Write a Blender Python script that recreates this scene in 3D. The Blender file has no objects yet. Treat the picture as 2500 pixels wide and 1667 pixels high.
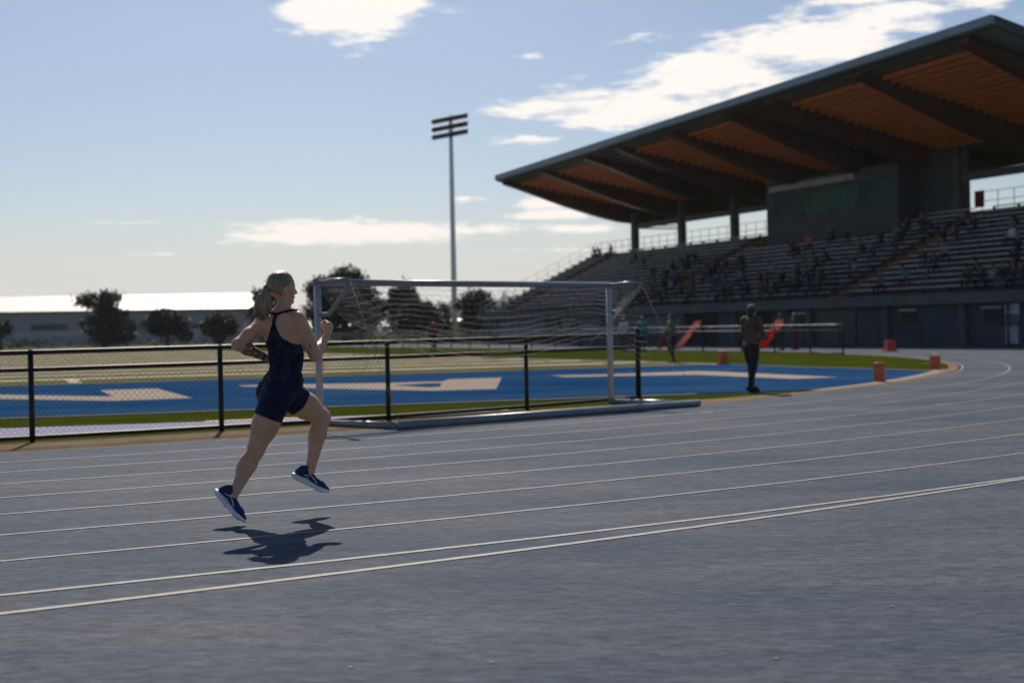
import bpy, bmesh, math, random
import numpy as np
from mathutils import Vector, Matrix
random.seed(7); RNG = np.random.default_rng(11)
scn = bpy.context.scene
R = math.radians
# ------------------------------------------------------------------ camera, sky, sun, exposure
CAM_H = 1.235
cd = bpy.data.cameras.new('camera'); cam = bpy.data.objects.new('camera', cd)
scn.collection.objects.link(cam); scn.camera = cam
cd.lens = 48; cd.sensor_width = 36; cd.clip_start = 0.1; cd.clip_end = 9000
_p, _r = -0.0092, 0.0202
_fw = Vector((0, math.cos(_p), math.sin(_p))); _u0 = Vector((0, -math.sin(_p), math.cos(_p))); _r0 = Vector((1, 0, 0))
_rt = _r0*math.cos(_r) - _u0*math.sin(_r)
_up = _r0*math.sin(_r) + _u0*math.cos(_r)
cam.matrix_world = Matrix(((_rt.x, _up.x, -_fw.x, 0), (_rt.y, _up.y, -_fw.y, 0), (_rt.z, _up.z, -_fw.z, CAM_H), (0, 0, 0, 1)))
cd.dof.use_dof = True; cd.dof.focus_distance = 9.1; cd.dof.aperture_fstop = 2.0

SUN_EL, SUN_AZ = R(42), R(-8.5)          # azimuth measured from +Y towards +X
world = bpy.data.worlds.new('World'); scn.world = world; world.use_nodes = True
def build_world():
    nt = world.node_tree; N = nt.nodes; L = nt.links
    for n in list(N): N.remove(n)
    out = N.new('ShaderNodeOutputWorld')
    sky = N.new('ShaderNodeTexSky'); sky.sky_type = 'NISHITA'; sky.sun_disc = False
    sky.sun_elevation = SUN_EL; sky.sun_rotation = SUN_AZ; sky.altitude = 0
    sky.air_density = 1.0; sky.dust_density = 0.9; sky.ozone_density = 1.6
    b1 = N.new('ShaderNodeBackground'); b1.inputs[1].default_value = 0.065
    tc = N.new('ShaderNodeTexCoord'); sp = N.new('ShaderNodeSeparateXYZ'); L.new(tc.outputs['Generated'], sp.inputs[0])
    def M(op, a, b=None, c=None):
        n = N.new('ShaderNodeMath'); n.operation = op
        for i, v in enumerate((a, b, c)):
            if v is None: continue
            if isinstance(v, (int, float)): n.inputs[i].default_value = v
            else: L.new(v, n.inputs[i])
        return n.outputs[0]
    az = M('ARCTAN2', sp.outputs[0], sp.outputs[1]); el = M('ARCSINE', sp.outputs[2])
    # pale low haze all round the horizon, and a little less green than the plain sky model
    tint = N.new('ShaderNodeMix'); tint.data_type = 'RGBA'; tint.blend_type = 'MULTIPLY'; tint.inputs[0].default_value = 1; L.new(sky.outputs[0], tint.inputs[6]); tint.inputs[7].default_value = (.90, .965, 1.08, 1)
    hz = N.new('ShaderNodeMapRange'); hz.interpolation_type = 'SMOOTHSTEP'; L.new(el, hz.inputs[0]); hz.inputs[1].default_value = -.01; hz.inputs[2].default_value = .115; hz.inputs[3].default_value = .90; hz.inputs[4].default_value = 0
    hm = N.new('ShaderNodeMix'); hm.data_type = 'RGBA'; L.new(hz.outputs[0], hm.inputs[0]); L.new(tint.outputs[2], hm.inputs[6]); hm.inputs[7].default_value = (10.2, 10.0, 9.9, 1)
    L.new(hm.outputs[2], b1.inputs[0])
    P = N.new('ShaderNodeCombineXYZ'); L.new(az, P.inputs[0]); L.new(el, P.inputs[1])
    def noise(sx, sy, scale, detail, rough):
        mp = N.new('ShaderNodeVectorMath'); mp.operation = 'MULTIPLY'; L.new(P.outputs[0], mp.inputs[0]); mp.inputs[1].default_value = (sx, sy, 1)
        n = N.new('ShaderNodeTexNoise'); n.inputs['Scale'].default_value = scale; n.inputs['Detail'].default_value = detail
        n.inputs['Roughness'].default_value = rough; L.new(mp.outputs[0], n.inputs['Vector']); return n.outputs[0]
    n1 = noise(1, 4.6, 17, 8, 0.66)
    n2 = noise(1, 5.0, 60, 4, 0.6)
    n3 = noise(1, 3.0, 3.1, 3, 0.5)
    # patches of cloud: azimuth, elevation, half width, half height (radians), density
    blobs = [(-.112,.236,.062,.036,2.6),(-.038,.228,.045,.005,.8),
             (.030,.158,.055,.012,1.2),(.090,.158,.090,.020,1.55),(.150,.176,.095,.027,1.6),(.215,.196,.085,.023,1.8),(.280,.212,.060,.018,1.3),
             (.265,.226,.060,.015,1.2),(.335,.222,.060,.018,1.2),(.095,.206,.026,.005,.95),(.02,.137,.035,.006,.8),(.12,.185,.055,.014,.9),
             (-.118,.072,.115,.0115,1.9),(-.020,.073,.055,.006,1.4),(-.032,.096,.019,.0035,.9),(.026,.091,.032,.0055,1.6),(.037,.083,.044,.0058,1.6),
             (.052,.072,.050,.0045,.8),(-.272,.080,.030,.002,.7),(.030,.057,.040,.002,.7),(.016,.196,.011,.0022,.7),(-.255,.058,.02,.0015,.6)]
    acc = None
    for (a, e, w, h, d) in blobs:
        s = N.new('ShaderNodeVectorMath'); s.operation = 'SUBTRACT'; L.new(P.outputs[0], s.inputs[0]); s.inputs[1].default_value = (a, e, 0)
        m = N.new('ShaderNodeVectorMath'); m.operation = 'MULTIPLY'; L.new(s.outputs[0], m.inputs[0]); m.inputs[1].default_value = (1/w, 1/h, 0)
        ln = N.new('ShaderNodeVectorMath'); ln.operation = 'LENGTH'; L.new(m.outputs[0], ln.inputs[0])
        v = M('MULTIPLY_ADD', ln.outputs['Value'], -d, d)
        acc = v if acc is None else M('MAXIMUM', acc, v)
    # beyond the view the sky goes on with the same scattered cloud
    az_off = M('ABSOLUTE', az); far = M('MULTIPLY_ADD', M('MAXIMUM', M('SUBTRACT', az_off, .40), 0), 6, 0)
    high = M('MULTIPLY', M('MAXIMUM', M('SUBTRACT', el, .27), 0), 6)
    gen = M('MINIMUM', M('MAXIMUM', far, high), 1)
    genc = M('MULTIPLY', gen, M('MULTIPLY_ADD', n3, 5, -3.5))
    acc = M('MAXIMUM', acc, M('ADD', genc, M('MULTIPLY_ADD', gen, 1, -1)))
    dens = M('ADD', M('ADD', acc, M('MULTIPLY_ADD', n1, 3.8, -2.0)), M('MULTIPLY_ADD', n2, 1.0, -.5))
    mr = N.new('ShaderNodeMapRange'); mr.interpolation_type = 'SMOOTHSTEP'; L.new(dens, mr.inputs[0])
    mr.inputs[1].default_value = 0.0; mr.inputs[2].default_value = .85; mr.inputs[3].default_value = 0; mr.inputs[4].default_value = .97
    gate = M('GREATER_THAN', el, 0.0)
    fac = M('MULTIPLY', mr.outputs[0], gate)
    b2 = N.new('ShaderNodeBackground')
    cr = N.new('ShaderNodeMapRange'); L.new(el, cr.inputs[0]); cr.inputs[1].default_value = .05; cr.inputs[2].default_value = .22
    cmix = N.new('ShaderNodeMix'); cmix.data_type = 'RGBA'; L.new(cr.outputs[0], cmix.inputs[0])
    cmix.inputs[6].default_value = (.93, .86, .79, 1); cmix.inputs[7].default_value = (.95, .90, .85, 1)
    L.new(cmix.outputs[2], b2.inputs[0]); b2.inputs[1].default_value = 1.05
    mx = N.new('ShaderNodeMixShader'); L.new(fac, mx.inputs[0]); L.new(b1.outputs[0], mx.inputs[1]); L.new(b2.outputs[0], mx.inputs[2])
    L.new(mx.outputs[0], out.inputs[0])
build_world()
sl = bpy.data.lights.new('sun', 'SUN'); sl.energy = 5.0; sl.angle = R(0.53); sl.color = (1, .90, .78)
sun = bpy.data.objects.new('sun', sl); scn.collection.objects.link(sun)
_sd = Vector((math.sin(SUN_AZ)*math.cos(SUN_EL), math.cos(SUN_AZ)*math.cos(SUN_EL), math.sin(SUN_EL)))
sun.rotation_euler = _sd.to_track_quat('Z', 'Y').to_euler(); sun.location = (0, 0, 40)
vs = scn.view_settings; vs.view_transform = 'Standard'; vs.look = 'None'; vs.exposure = 0.06; vs.gamma = 1; vs.use_curve_mapping = False

# ------------------------------------------------------------------ helpers
COL = scn.collection
def link(name, me, m=None, parent=None):
    o = bpy.data.objects.new(name, me); COL.objects.link(o)
    if m is not None and not me.materials:
        for k in (m if isinstance(m, (list, tuple)) else [m]): me.materials.append(k)
    if parent is not None: o.parent = parent
    return o
def tag(o, label=None, cat=None, group=None, kind=None):
    if label: o['label'] = label
    if cat: o['category'] = cat
    if group: o['group'] = group
    if kind: o['kind'] = kind
    return o
def empty(name, loc=(0, 0, 0), rz=0):
    o = bpy.data.objects.new(name, None); COL.objects.link(o); o.location = loc; o.rotation_euler = (0, 0, rz); o.empty_display_size = .2
    return o
def mesh(name, V, F, smooth=False):
    me = bpy.data.meshes.new(name); me.from_pydata([tuple(map(float, v)) for v in V], [], [tuple(map(int, f)) for f in F]); me.update()
    if smooth: me.shade_smooth()
    return me
class MB:
    """collects simple shapes of one part"""
    def __init__(s): s.V = []; s.F = []
    def add(s, V, F):
        n = len(s.V); s.V += [tuple(v) for v in V]; s.F += [tuple(i+n for i in f) for f in F]; return s
    def hexa(s, P):   # 8 corners: bottom 4 ccw, top 4 ccw
        return s.add(P, [(3,2,1,0),(4,5,6,7),(0,1,5,4),(1,2,6,5),(2,3,7,6),(3,0,4,7)])
    def box(s, x0, y0, z0, x1, y1, z1):
        return s.hexa([(x0,y0,z0),(x1,y0,z0),(x1,y1,z0),(x0,y1,z0),(x0,y0,z1),(x1,y0,z1),(x1,y1,z1),(x0,y1,z1)])
    def bar(s, a, b, w, h):    # rectangular bar
        a = Vector(a); b = Vector(b); d = (b-a).normalized()
        up = Vector((0,0,1)) if abs(d.z) < .95 else Vector((0,1,0))
        x = d.cross(up).normalized()*w/2; y = x.cross(d).normalized()*h/2
        return s.hexa([a-x-y, a+x-y, b+x-y, b-x-y, a-x+y, a+x+y, b+x+y, b-x+y])
    def tube(s, pts, r, n=6, cap=True):
        pts = [Vector(p) for p in pts]; rs = r if isinstance(r, (list, tuple)) else [r]*len(pts)
        base = len(s.V); up = None
        for i, p in enumerate(pts):
            d = (pts[min(i+1, len(pts)-1)] - pts[max(i-1, 0)]).normalized()
            if up is None: up = Vector((0,0,1)) if abs(d.z) < .9 else Vector((1,0,0))
            x = d.cross(up).normalized(); y = x.cross(d).normalized(); up = y
            for k in range(n):
                a = 2*math.pi*k/n; s.V.append(tuple(p + x*math.cos(a)*rs[i] + y*math.sin(a)*rs[i]))
        for i in range(len(pts)-1):
            for k in range(n):
                a = base+i*n+k; b = base+i*n+(k+1) % n
                s.F.append((a, b, b+n, a+n))
        if cap:
            s.F.append(tuple(base+k for k in range(n))[::-1]); s.F.append(tuple(base+(len(pts)-1)*n+k for k in range(n)))
        return s
    def build(s, name, m, parent=None, smooth=False):
        me = mesh(name, s.V, s.F)
        bm = bmesh.new(); bm.from_mesh(me); bmesh.ops.recalc_face_normals(bm, faces=bm.faces); bm.to_mesh(me); bm.free()
        if smooth: me.shade_smooth()
        return link(name, me, m, parent)

# materials -----------------------------------------------------------
MATS = {}
def mat(name, col, rough=.7, var=.12, scale=6, metal=0, bump=0, bscale=60, stretch=(1,1,1), col2=None, detail=5, spec=.5, coord='Object', sheen=0, emit=None):
    if name in MATS: return MATS[name]
    m = bpy.data.materials.new(name); m.use_nodes = True; nt = m.node_tree; b = nt.nodes['Principled BSDF']
    tc = nt.nodes.new('ShaderNodeTexCoord'); mp = nt.nodes.new('ShaderNodeMapping'); mp.inputs['Scale'].default_value = stretch
    nt.links.new(tc.outputs[coord], mp.inputs[0])
    n = nt.nodes.new('ShaderNodeTexNoise'); n.inputs['Scale'].default_value = scale; n.inputs['Detail'].default_value = detail; n.inputs['Roughness'].default_value = .6
    nt.links.new(mp.outputs[0], n.inputs['Vector'])
    cr = nt.nodes.new('ShaderNodeValToRGB'); cr.color_ramp.elements[0].position = .33; cr.color_ramp.elements[1].position = .67
    c2 = col2 or tuple(min(1, c*(1+var)) for c in col); c1 = col if col2 else tuple(c*(1-var) for c in col)
    cr.color_ramp.elements[0].color = (*c1, 1); cr.color_ramp.elements[1].color = (*c2, 1)
    nt.links.new(n.outputs[0], cr.inputs[0]); nt.links.new(cr.outputs[0], b.inputs['Base Color'])
    b.inputs['Roughness'].default_value = rough; b.inputs['Metallic'].default_value = metal; b.inputs['Specular IOR Level'].default_value = spec
    if sheen: b.inputs['Sheen Weight'].default_value = sheen
    if bump:
        n2 = nt.nodes.new('ShaderNodeTexNoise'); n2.inputs['Scale'].default_value = bscale; n2.inputs['Detail'].default_value = 3
        nt.links.new(mp.outputs[0], n2.inputs['Vector'])
        bp = nt.nodes.new('ShaderNodeBump'); bp.inputs['Strength'].default_value = bump; bp.inputs['Distance'].default_value = .01
        nt.links.new(n2.outputs[0], bp.inputs['Height']); nt.links.new(bp.outputs[0], b.inputs['Normal'])
    MATS[name] = m; return m

def layered(name, cols, rough=.8, spec=.5, bump=.4, matt=1.0):
    """ground-like surface: list of (scale, stretch xyz, low colour, high colour) multiplied as patches over grain"""
    m = bpy.data.materials.new(name); m.use_nodes = True; nt = m.node_tree; b = nt.nodes['Principled BSDF']; N = nt.nodes; L = nt.links
    tc = N.new('ShaderNodeTexCoord'); prev = None; last = None
    for (scale, st, c0, c1, w) in cols:
        mp = N.new('ShaderNodeMapping'); mp.inputs['Scale'].default_value = st; mp.inputs['Rotation'].default_value = (0, 0, R(-12)); L.new(tc.outputs['Object'], mp.inputs[0])
        n = N.new('ShaderNodeTexNoise'); n.inputs['Scale'].default_value = scale; n.inputs['Detail'].default_value = 6; n.inputs['Roughness'].default_value = .65
        L.new(mp.outputs[0], n.inputs['Vector'])
        cr = N.new('ShaderNodeValToRGB'); cr.color_ramp.elements[0].position = .5-w; cr.color_ramp.elements[1].position = .5+w
        cr.color_ramp.elements[0].color = (*c0, 1); cr.color_ramp.elements[1].color = (*c1, 1); L.new(n.outputs[0], cr.inputs[0])
        if prev is None: prev = cr.outputs[0]
        else:
            mx = N.new('ShaderNodeMix'); mx.data_type = 'RGBA'; mx.blend_type = 'MULTIPLY'; mx.inputs[0].default_value = 1
            L.new(prev, mx.inputs[6]); L.new(cr.outputs[0], mx.inputs[7]); prev = mx.outputs[2]
        last = n
    L.new(prev, b.inputs['Base Color']); b.inputs['Roughness'].default_value = rough; b.inputs['Specular IOR Level'].default_value = spec
    if bump:
        bp = N.new('ShaderNodeBump'); bp.inputs['Strength'].default_value = bump; bp.inputs['Distance'].default_value = .004
        L.new(last.outputs[0], bp.inputs['Height']); L.new(bp.outputs[0], b.inputs['Normal'])
    if matt > 0:
        df = N.new('ShaderNodeBsdfDiffuse'); df.inputs['Roughness'].default_value = .4; L.new(prev, df.inputs[0]); ms = N.new('ShaderNodeMixShader'); ms.inputs[0].default_value = matt
        L.new(b.outputs[0], ms.inputs[1]); L.new(df.outputs[0], ms.inputs[2]); L.new(ms.outputs[0], N['Material Output'].inputs[0])
        if bump: L.new(bp.outputs[0], df.inputs['Normal'])
    MATS[name] = m; return m

M_track = layered('track_rubber', [(.5, (.35, 1, 1), (.041, .069, .108), (.120, .130, .148), .18), (3, (.4, 1, 1), (.80, .86, .92), (1.12, 1.08, 1.03), .2),
                                   (38, (.22, 1, 1), (.50, .50, .55), (1.50, 1.46, 1.40), .16), (9, (.14, 1, 1), (.80, .84, .88), (1.18, 1.15, 1.12), .15), (120, (.3, 1, 1), (.7, .7, .7), (1.35, 1.35, 1.35), .15)], rough=.75, spec=.15, matt=.55, bump=.5)
M_line = mat('lane_paint', (.205, .197, .19), .7, .3, 14, bump=.1)
M_grass_field = layered('field_turf', [(.35, (1, 1, 1), (.13, .125, .045), (.20, .18, .085), .2), (30, (1, 1, 1), (.7, .72, .7), (1.25, 1.25, 1.2), .2)], rough=.95, spec=.05)
M_grass = layered('verge_grass', [(.6, (1, 1, 1), (.040, .058, .006), (.075, .092, .012), .2), (40, (1, 1, 1), (.65, .7, .6), (1.3, 1.25, 1.2), .2)], rough=.9, spec=.2)
M_blue = layered('blue_turf', [(.5, (.4, 1, 1), (.004, .058, .175), (.045, .105, .205), .2), (22, (.3, 1, 1), (.7, .72, .75), (1.35, 1.3, 1.2), .2)], rough=.9, spec=.05)
M_letter = layered('letter_turf', [(6, (.4, 1, 1), (.44, .36, .29), (.54, .45, .37), .2), (30, (.3, 1, 1), (.85, .85, .85), (1.08, 1.08, 1.08), .2)], rough=.75)
M_yard = mat('yard_line_paint', (.80, .74, .64), .8, .15, 4)
M_conc = layered('concrete_kerb', [(1.5, (1, 1, 1), (.25, .18, .12), (.34, .255, .175), .2), (20, (1, 1, 1), (.85, .85, .85), (1.1, 1.1, 1.1), .2)], rough=.85)
M_concpale = layered('pale_concrete', [(1.5, (1, 1, 1), (.36, .31, .26), (.44, .38, .33), .2)], rough=.8)
M_lav = layered('runway_rubber', [(1.2, (.4, 1, 1), (.40, .38, .50), (.52, .50, .62), .2), (18, (.3, 1, 1), (.8, .8, .84), (1.12, 1.1, 1.1), .2)], rough=.6)
M_black = mat('black_coated_steel', (.010, .010, .012), .5, .3, 12, spec=.3)
M_blackwire = mat('black_vinyl_wire', (.015, .015, .016), .5)
M_galv = mat('galvanised_steel', (.42, .44, .46), .35, .15, 8, metal=.7)
M_goal = mat('goal_backlit_paint', (.17, .20, .23), .3, .08, 5)  # slate grey: the backlit shade of the frame is put into the colour
M_net = mat('net_cord', (.30, .27, .24), .8, .25, 30)
M_yellow = mat('yellow_paint', (.80, .48, .10), .7, .1)

def st(s, t, z=0.0):
    """stadium frame: s along the straight (away), t across it from the axis of the oval"""
    return Vector((-23.3 - .4305*s + .9026*t, 47.0 + .9026*s + .4305*t, z))
C1 = (-23.3, 47.0); LEN = 84.4; A0 = R(25.5)
def oval(off, n=96):
    P = []
    for i in range(n+1):
        a = A0 - math.pi*i/n; P.append((C1[0]+off*math.cos(a), C1[1]+off*math.sin(a)))
    c2 = st(LEN, 0)
    for i in range(n+1):
        a = A0 - math.pi - math.pi*i/n; P.append((c2.x+off*math.cos(a), c2.y+off*math.sin(a)))
    return P
def strip(name, inner, outer, z, m, kind='structure', parent=None, closed=True):
    n = len(inner); V = [(*p[:2], z) for p in inner]+[(*p[:2], z) for p in outer]
    F = [(i, (i+1) % n, n+(i+1) % n, n+i) for i in range(n if closed else n-1)]
    mb = MB(); mb.V = V; mb.F = F; o = mb.build(name, m, parent)
    fixup(o); 
    if kind: o['kind'] = kind
    return o
def fixup(o):
    me = o.data; bm = bmesh.new(); bm.from_mesh(me)
    for f in bm.faces:
        f.normal_update()
        if f.normal.z < 0: f.normal_flip()
    bm.to_mesh(me); bm.free()
def arc(off, a0, a1, n=60): return [(C1[0]+off*math.cos(a0+(a1-a0)*i/n), C1[1]+off*math.sin(a0+(a1-a0)*i/n)) for i in range(n+1)]
def sheet(name, pts, z, m, kind='structure'):
    me = mesh(name, [(p[0], p[1], z) for p in pts], [tuple(range(len(pts)))])
    bm = bmesh.new(); bm.from_mesh(me); bmesh.ops.triangulate(bm, faces=bm.faces); bm.to_mesh(me); bm.free()
    o = link(name, me, m); fixup(o)
    if kind: o['kind'] = kind
    return o
def line(name, a, b, w, z, m, kind='structure'):
    a = Vector(a[:2]); b = Vector(b[:2]); d = (b-a).normalized(); n = Vector((-d.y, d.x))*w/2
    return sheet(name, [a-n, b-n, b+n, a+n], z, m, kind)

# ------------------------------------------------------------------ ground, track, field
sheet('ground', [(-3500, -400), (3500, -400), (3500, 4500), (-3500, 4500)], -.05, M_grass)
# outer edge of the rubber: wide apron round the near bend and along the grandstand
inn = oval(36.8); out_ = []
for i, p in enumerate(oval(1.0)):
    c = C1 if i <= 96 else tuple(st(LEN, 0)[:2]); d = (p[0]-c[0], p[1]-c[1])
    off = 45.62
    if i <= 96: off = 62 if i > 10 else (45.62+ (62-45.62)*min(1, i/10))
    out_.append((c[0]+d[0]*off, c[1]+d[1]*off))
strip('running_track', inn, out_, 0.0, M_track)
sheet('grandstand_forecourt', [st(-32, 45.62), st(70, 45.62), st(70, 47.9), st(-32, 47.9)], -.004, M_track)
for k in range(9):
    r = 36.8+.11+1.07*k if k else 36.85
    w = .036 if k not in (8,) else .050
    a_ = oval(r-w/2); b_ = oval(r+w/2)
    strip('lane_line', a_, b_, .004, M_line)
ex = []; exo = []
for i in range(60):
    a_ = R(-88+i*35.0/59); dl = .12+.29*((-56.3-math.degrees(a_))/6.5) if math.degrees(a_) < -56.3 else max(0, .12*(-53.4-math.degrees(a_))/2.9)
    for L_, r_ in ((ex, 45.50), (exo, 45.555)): L_.append((C1[0]+(r_+dl)*math.cos(a_), C1[1]+(r_+dl)*math.sin(a_)))
strip('lane_line', ex, exo, .004, M_line, closed=False)
M_tick = mat('faded_lane_tick', (.30, .17, .10), .8)
for (x, y) in ((4.51, 19.81), (5.72, 20.68), (6.31, 20.01), (2.71, 19.24)): line('lane_tick', (x-.12, y-.07), (x+.12, y+.07), .05, .006, M_tick)
# inside of the oval
sheet('infield_grass', oval(36.78), -.012, M_grass)
def ring_in(d):      # inner edge of the concrete, by angle in degrees: wide under the fence, a thin kerb round the far bend
    pts = [(-180, 35.4), (-47, 35.4), (-43, 35.9), (-38, 36.35), (-33, 36.5), (30, 36.5)]
    for (a, r0), (b, r1) in zip(pts[:-1], pts[1:]):
        if a <= d <= b: return r0+(r1-r0)*(d-a)/(b-a)
    return 36.5
ki = []; ko = []
for i in range(181):
    a_ = A0-math.pi*.999*i/180; r_ = ring_in(math.degrees(a_)); ki.append((C1[0]+r_*math.cos(a_), C1[1]+r_*math.sin(a_))); ko.append((C1[0]+36.76*math.cos(a_), C1[1]+36.76*math.sin(a_)))
strip('concrete_kerb', ki, ko, .004, M_conc, closed=False)
strip('kerb_line', arc(36.2, R(-37.5), R(-20.5)), arc(36.54, R(-37.5), R(-20.5)), .010, M_concpale, closed=False)
fdir = Vector((20.11, 6.83)).normalized(); fA = Vector((6.6, 42.8)); sdir = Vector((-.417, .909))
def F_(x, y): return fA + fdir*x + sdir*y           # x along the goal line (to the right), y up the field
sheet('football_field', [F_(-50, 0), F_(0, 0), F_(0, 100), F_(-50, 100)], -.006, M_grass_field)
nd = Vector((11.32, 3.25)).normalized(); nA = Vector((-8.02, 21.31))
bl = [nA - nd*22, nA + nd*11.3, (3.3, 24.56)]
for i in range(13):
    a = R(-37.0+i*15.2/12); bl.append((C1[0]+36.21*math.cos(a), C1[1]+36.21*math.sin(a)))
bl = [Vector(p[:2]) for p in bl]
bl += [fA, fA - fdir*50]
sheet('blue_end_zone', bl, -.002, M_blue)
def poly_line(pts, w, z, m): 
    for a, b in zip(pts[:-1], pts[1:]): line('field_line', a, b, w, z, m)
poly_line([bl[0], bl[1], bl[2]], .16, .003, M_concpale)
poly_line([fA - fdir*50, fA], .13, .003, M_concpale)
poly_line([fA, Vector((10.35, 33.55))], .16, .0035, M_concpale)
for i in range(1, 21):
    line('yard_line', F_(-49.5, 4.57*i), F_(0, 4.57*i), .50, .002, M_yard)
    for xx in (-18, -30):
        if i < 12: line('hash_mark', F_(xx-.3, 4.57*i+2.3), F_(xx+.3, 4.57*i+2.3), .3, .002, M_letter)
line('side_line', F_(0, 0), F_(0, 96), .5, .0025, M_letter)
line('side_line', F_(-1.6, 0), F_(-1.6, 90), .12, .0025, M_letter)
line('field_number', (-13.2, 40.7), (-11.9, 37.2), .32, .004, mat('faded_orange_paint', (.22, .13, .045), .8))
line('grass_stripe', (11.75, 39.2), (12.42, 38.75), .22, .006, M_concpale)
LET = [[(-11.43, 30.42), (-8.32, 28.36), (-9.63, 31.84), (-8.41, 32.22), (-6.31, 26.9), (-7.75, 26.42), (-10.62, 28.25), (-13.9, 31.2), (-14.6, 32.4)],
       [(-6.64, 33.19), (-2.86, 32.81), (-2.13, 33.15), (-1.73, 32.94), (-1.6, 34.37), (-.28, 34.83), (-.35, 28.22), (-1.64, 28.01), (-3.85, 29.94), (-6.49, 32.46)],
       [(.95, 35.63), (1.35, 34.2), (4.58, 34.08), (6.21, 30.28), (7.34, 30.78), (5.39, 36.18), (4.95, 36.82), (2.45, 35.69)]]
for P in LET:
    sheet('painted_letter', P, .002, M_letter)
sheet('letter_counter', [(-2.71, 31.08), (-2.05, 31.86), (-1.65, 31.86), (-1.6, 29.94), (-1.82, 29.75)], .006, M_blue)
# pale synthetic runway pad beside the fence
rp = [(-6.3, 16.95), (-4.0, 18.0), (-2.7, 18.75), (-1.4, 19.62), (-.2, 20.55), (.15, 20.95)]
ro = [(-7.1, 18.87), (-4.41, 19.49), (-2.69, 20.04), (-1.4, 20.35), (-.08, 20.75), (.35, 21.2)]
rp = [(-11.5, 15.05), (-8.6, 15.9)]+rp; ro = [(-12.5, 17.6), (-9.6, 18.3)]+ro
strip('runway_pad', rp, ro, .003, M_lav, closed=False)
for a, b in ((1, 2), (3, 4), (5, 6)):
    line('runway_edge_stripe', ro[a], ro[b], .12, .008, M_yellow)
M_clay = layered('infield_clay', [(2, (1, 1, 1), (.22, .15, .10), (.32, .22, .15), .2)], rough=.9)
line('clay_strip', st(-12, 35.2), st(-2, 35.2), .01, .002, M_clay)

# ------------------------------------------------------------------ grandstand
T0, T1, NR, Z0, Z1 = 47.7, 58.6, 16, 2.45, 7.45
SA, SB = -10.0, 52.2                      # near and far end of the seating
TD = (T1-T0)/NR; ZD = (Z1-Z0)/NR
M_concs = mat('stand_concrete', (.085, .09, .095), .85, .15, 1.2, bump=.2)  # low greys here and for the steps: roof shade put into the colour
M_concd = mat('shaded_stand_wall', (.045, .065, .085), .8, .12, .8, bump=.1)  # light concrete wall: its dark bluish shade is put into the colour
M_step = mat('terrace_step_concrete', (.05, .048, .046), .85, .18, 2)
M_alu = mat('bench_aluminium', (.36, .38, .42), .35, .08, 6, metal=.6)
M_aislep = mat('aisle_stair_paint', (.20, .09, .028), .8, .25, 3)
M_dark = mat('dark_steel', (.035, .037, .04), .5, .2, 3)
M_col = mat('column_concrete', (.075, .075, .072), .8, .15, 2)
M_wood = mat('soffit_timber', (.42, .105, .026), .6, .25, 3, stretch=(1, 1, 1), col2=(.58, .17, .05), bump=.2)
M_beam = mat('glulam_beam', (.050, .022, .014), .6, .25, 2, col2=(.085, .036, .022))  # timber darkened: shade on the beams' averted sides is put into the colour
M_roof = mat('roof_sheet_steel', (.26, .30, .34), .4, .1, 1.5, metal=.3)
M_soffit = mat('soffit_metal', (.09, .09, .09), .6, .2, 2)
def sbox(mb, s0, s1, t0, t1, z0, z1):
    return mb.hexa([st(s0, t0, z0), st(s1, t0, z0), st(s1, t1, z0), st(s0, t1, z0), st(s0, t0, z1), st(s1, t0, z1), st(s1, t1, z1), st(s0, t1, z1)])
gs = empty('grandstand', st(21, T0)); tag(gs, 'large covered grandstand with concrete terraces, aluminium benches and a wood lined cantilever roof', 'grandstand')
def gpart(mb, name, m, parent=None, smooth=False):
    o = mb.build(name, m, None, smooth); par = parent or gs
    o.parent = par
    base = par.location if par is gs else gs.location
    o.matrix_parent_inverse = Matrix.Translation(-base) if par is gs else Matrix.Identity(4)
    return o
def gsub(mb, name, m, parent, smooth=False):
    return mb.build(name, m, parent, smooth)
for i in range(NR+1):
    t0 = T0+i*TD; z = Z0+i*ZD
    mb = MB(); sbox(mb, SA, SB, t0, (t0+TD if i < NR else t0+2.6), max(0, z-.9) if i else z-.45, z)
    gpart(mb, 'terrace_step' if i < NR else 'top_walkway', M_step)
AIS = [(5.8, 1.5), (25.9, 1.5), (46.5, 1.5)]
SEC = [(SA+.2, 5.0), (6.6, 25.1), (26.7, 45.7), (47.3, SB-.3)]
for i in range(NR):
    t0 = T0+i*TD; z = Z0+i*ZD
    for (a, b) in SEC:
        if i > 11 and a > 6 and a < 7: segs = [(a, 10.9)] ; 
        elif i > 11 and a > 26: segs = [(a, b)]
        else: segs = [(a, b)]
        if i > 11 and a > 6 and a < 7: segs = [(a, 10.9)]
        for (p, q) in segs:
            mb = MB(); sbox(mb, p, q, t0+.30, t0+.56, z+.40, z+.445)
            bch = gpart(mb, 'bench', M_alu)
            br = MB(); k = p+.4
            while k < q: sbox(br, k, k+.06, t0+.34, t0+.52, z+.001, z+.398); k += 1.8
            gsub(br, 'bench_legs', M_dark, bch)['kind'] = 'stuff'
    for (c, w) in AIS:
        mb = MB(); sbox(mb, c-w/2+.1, c+w/2-.1, t0+.004, t0+TD/2, z+.002, z+ZD/2); sbox(mb, c-w/2+.1, c+w/2-.1, t0+.01, t0+.07, z+ZD/2+.001, z+ZD/2+.006)
        gpart(mb, 'stair_tread', M_aislep)
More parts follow.
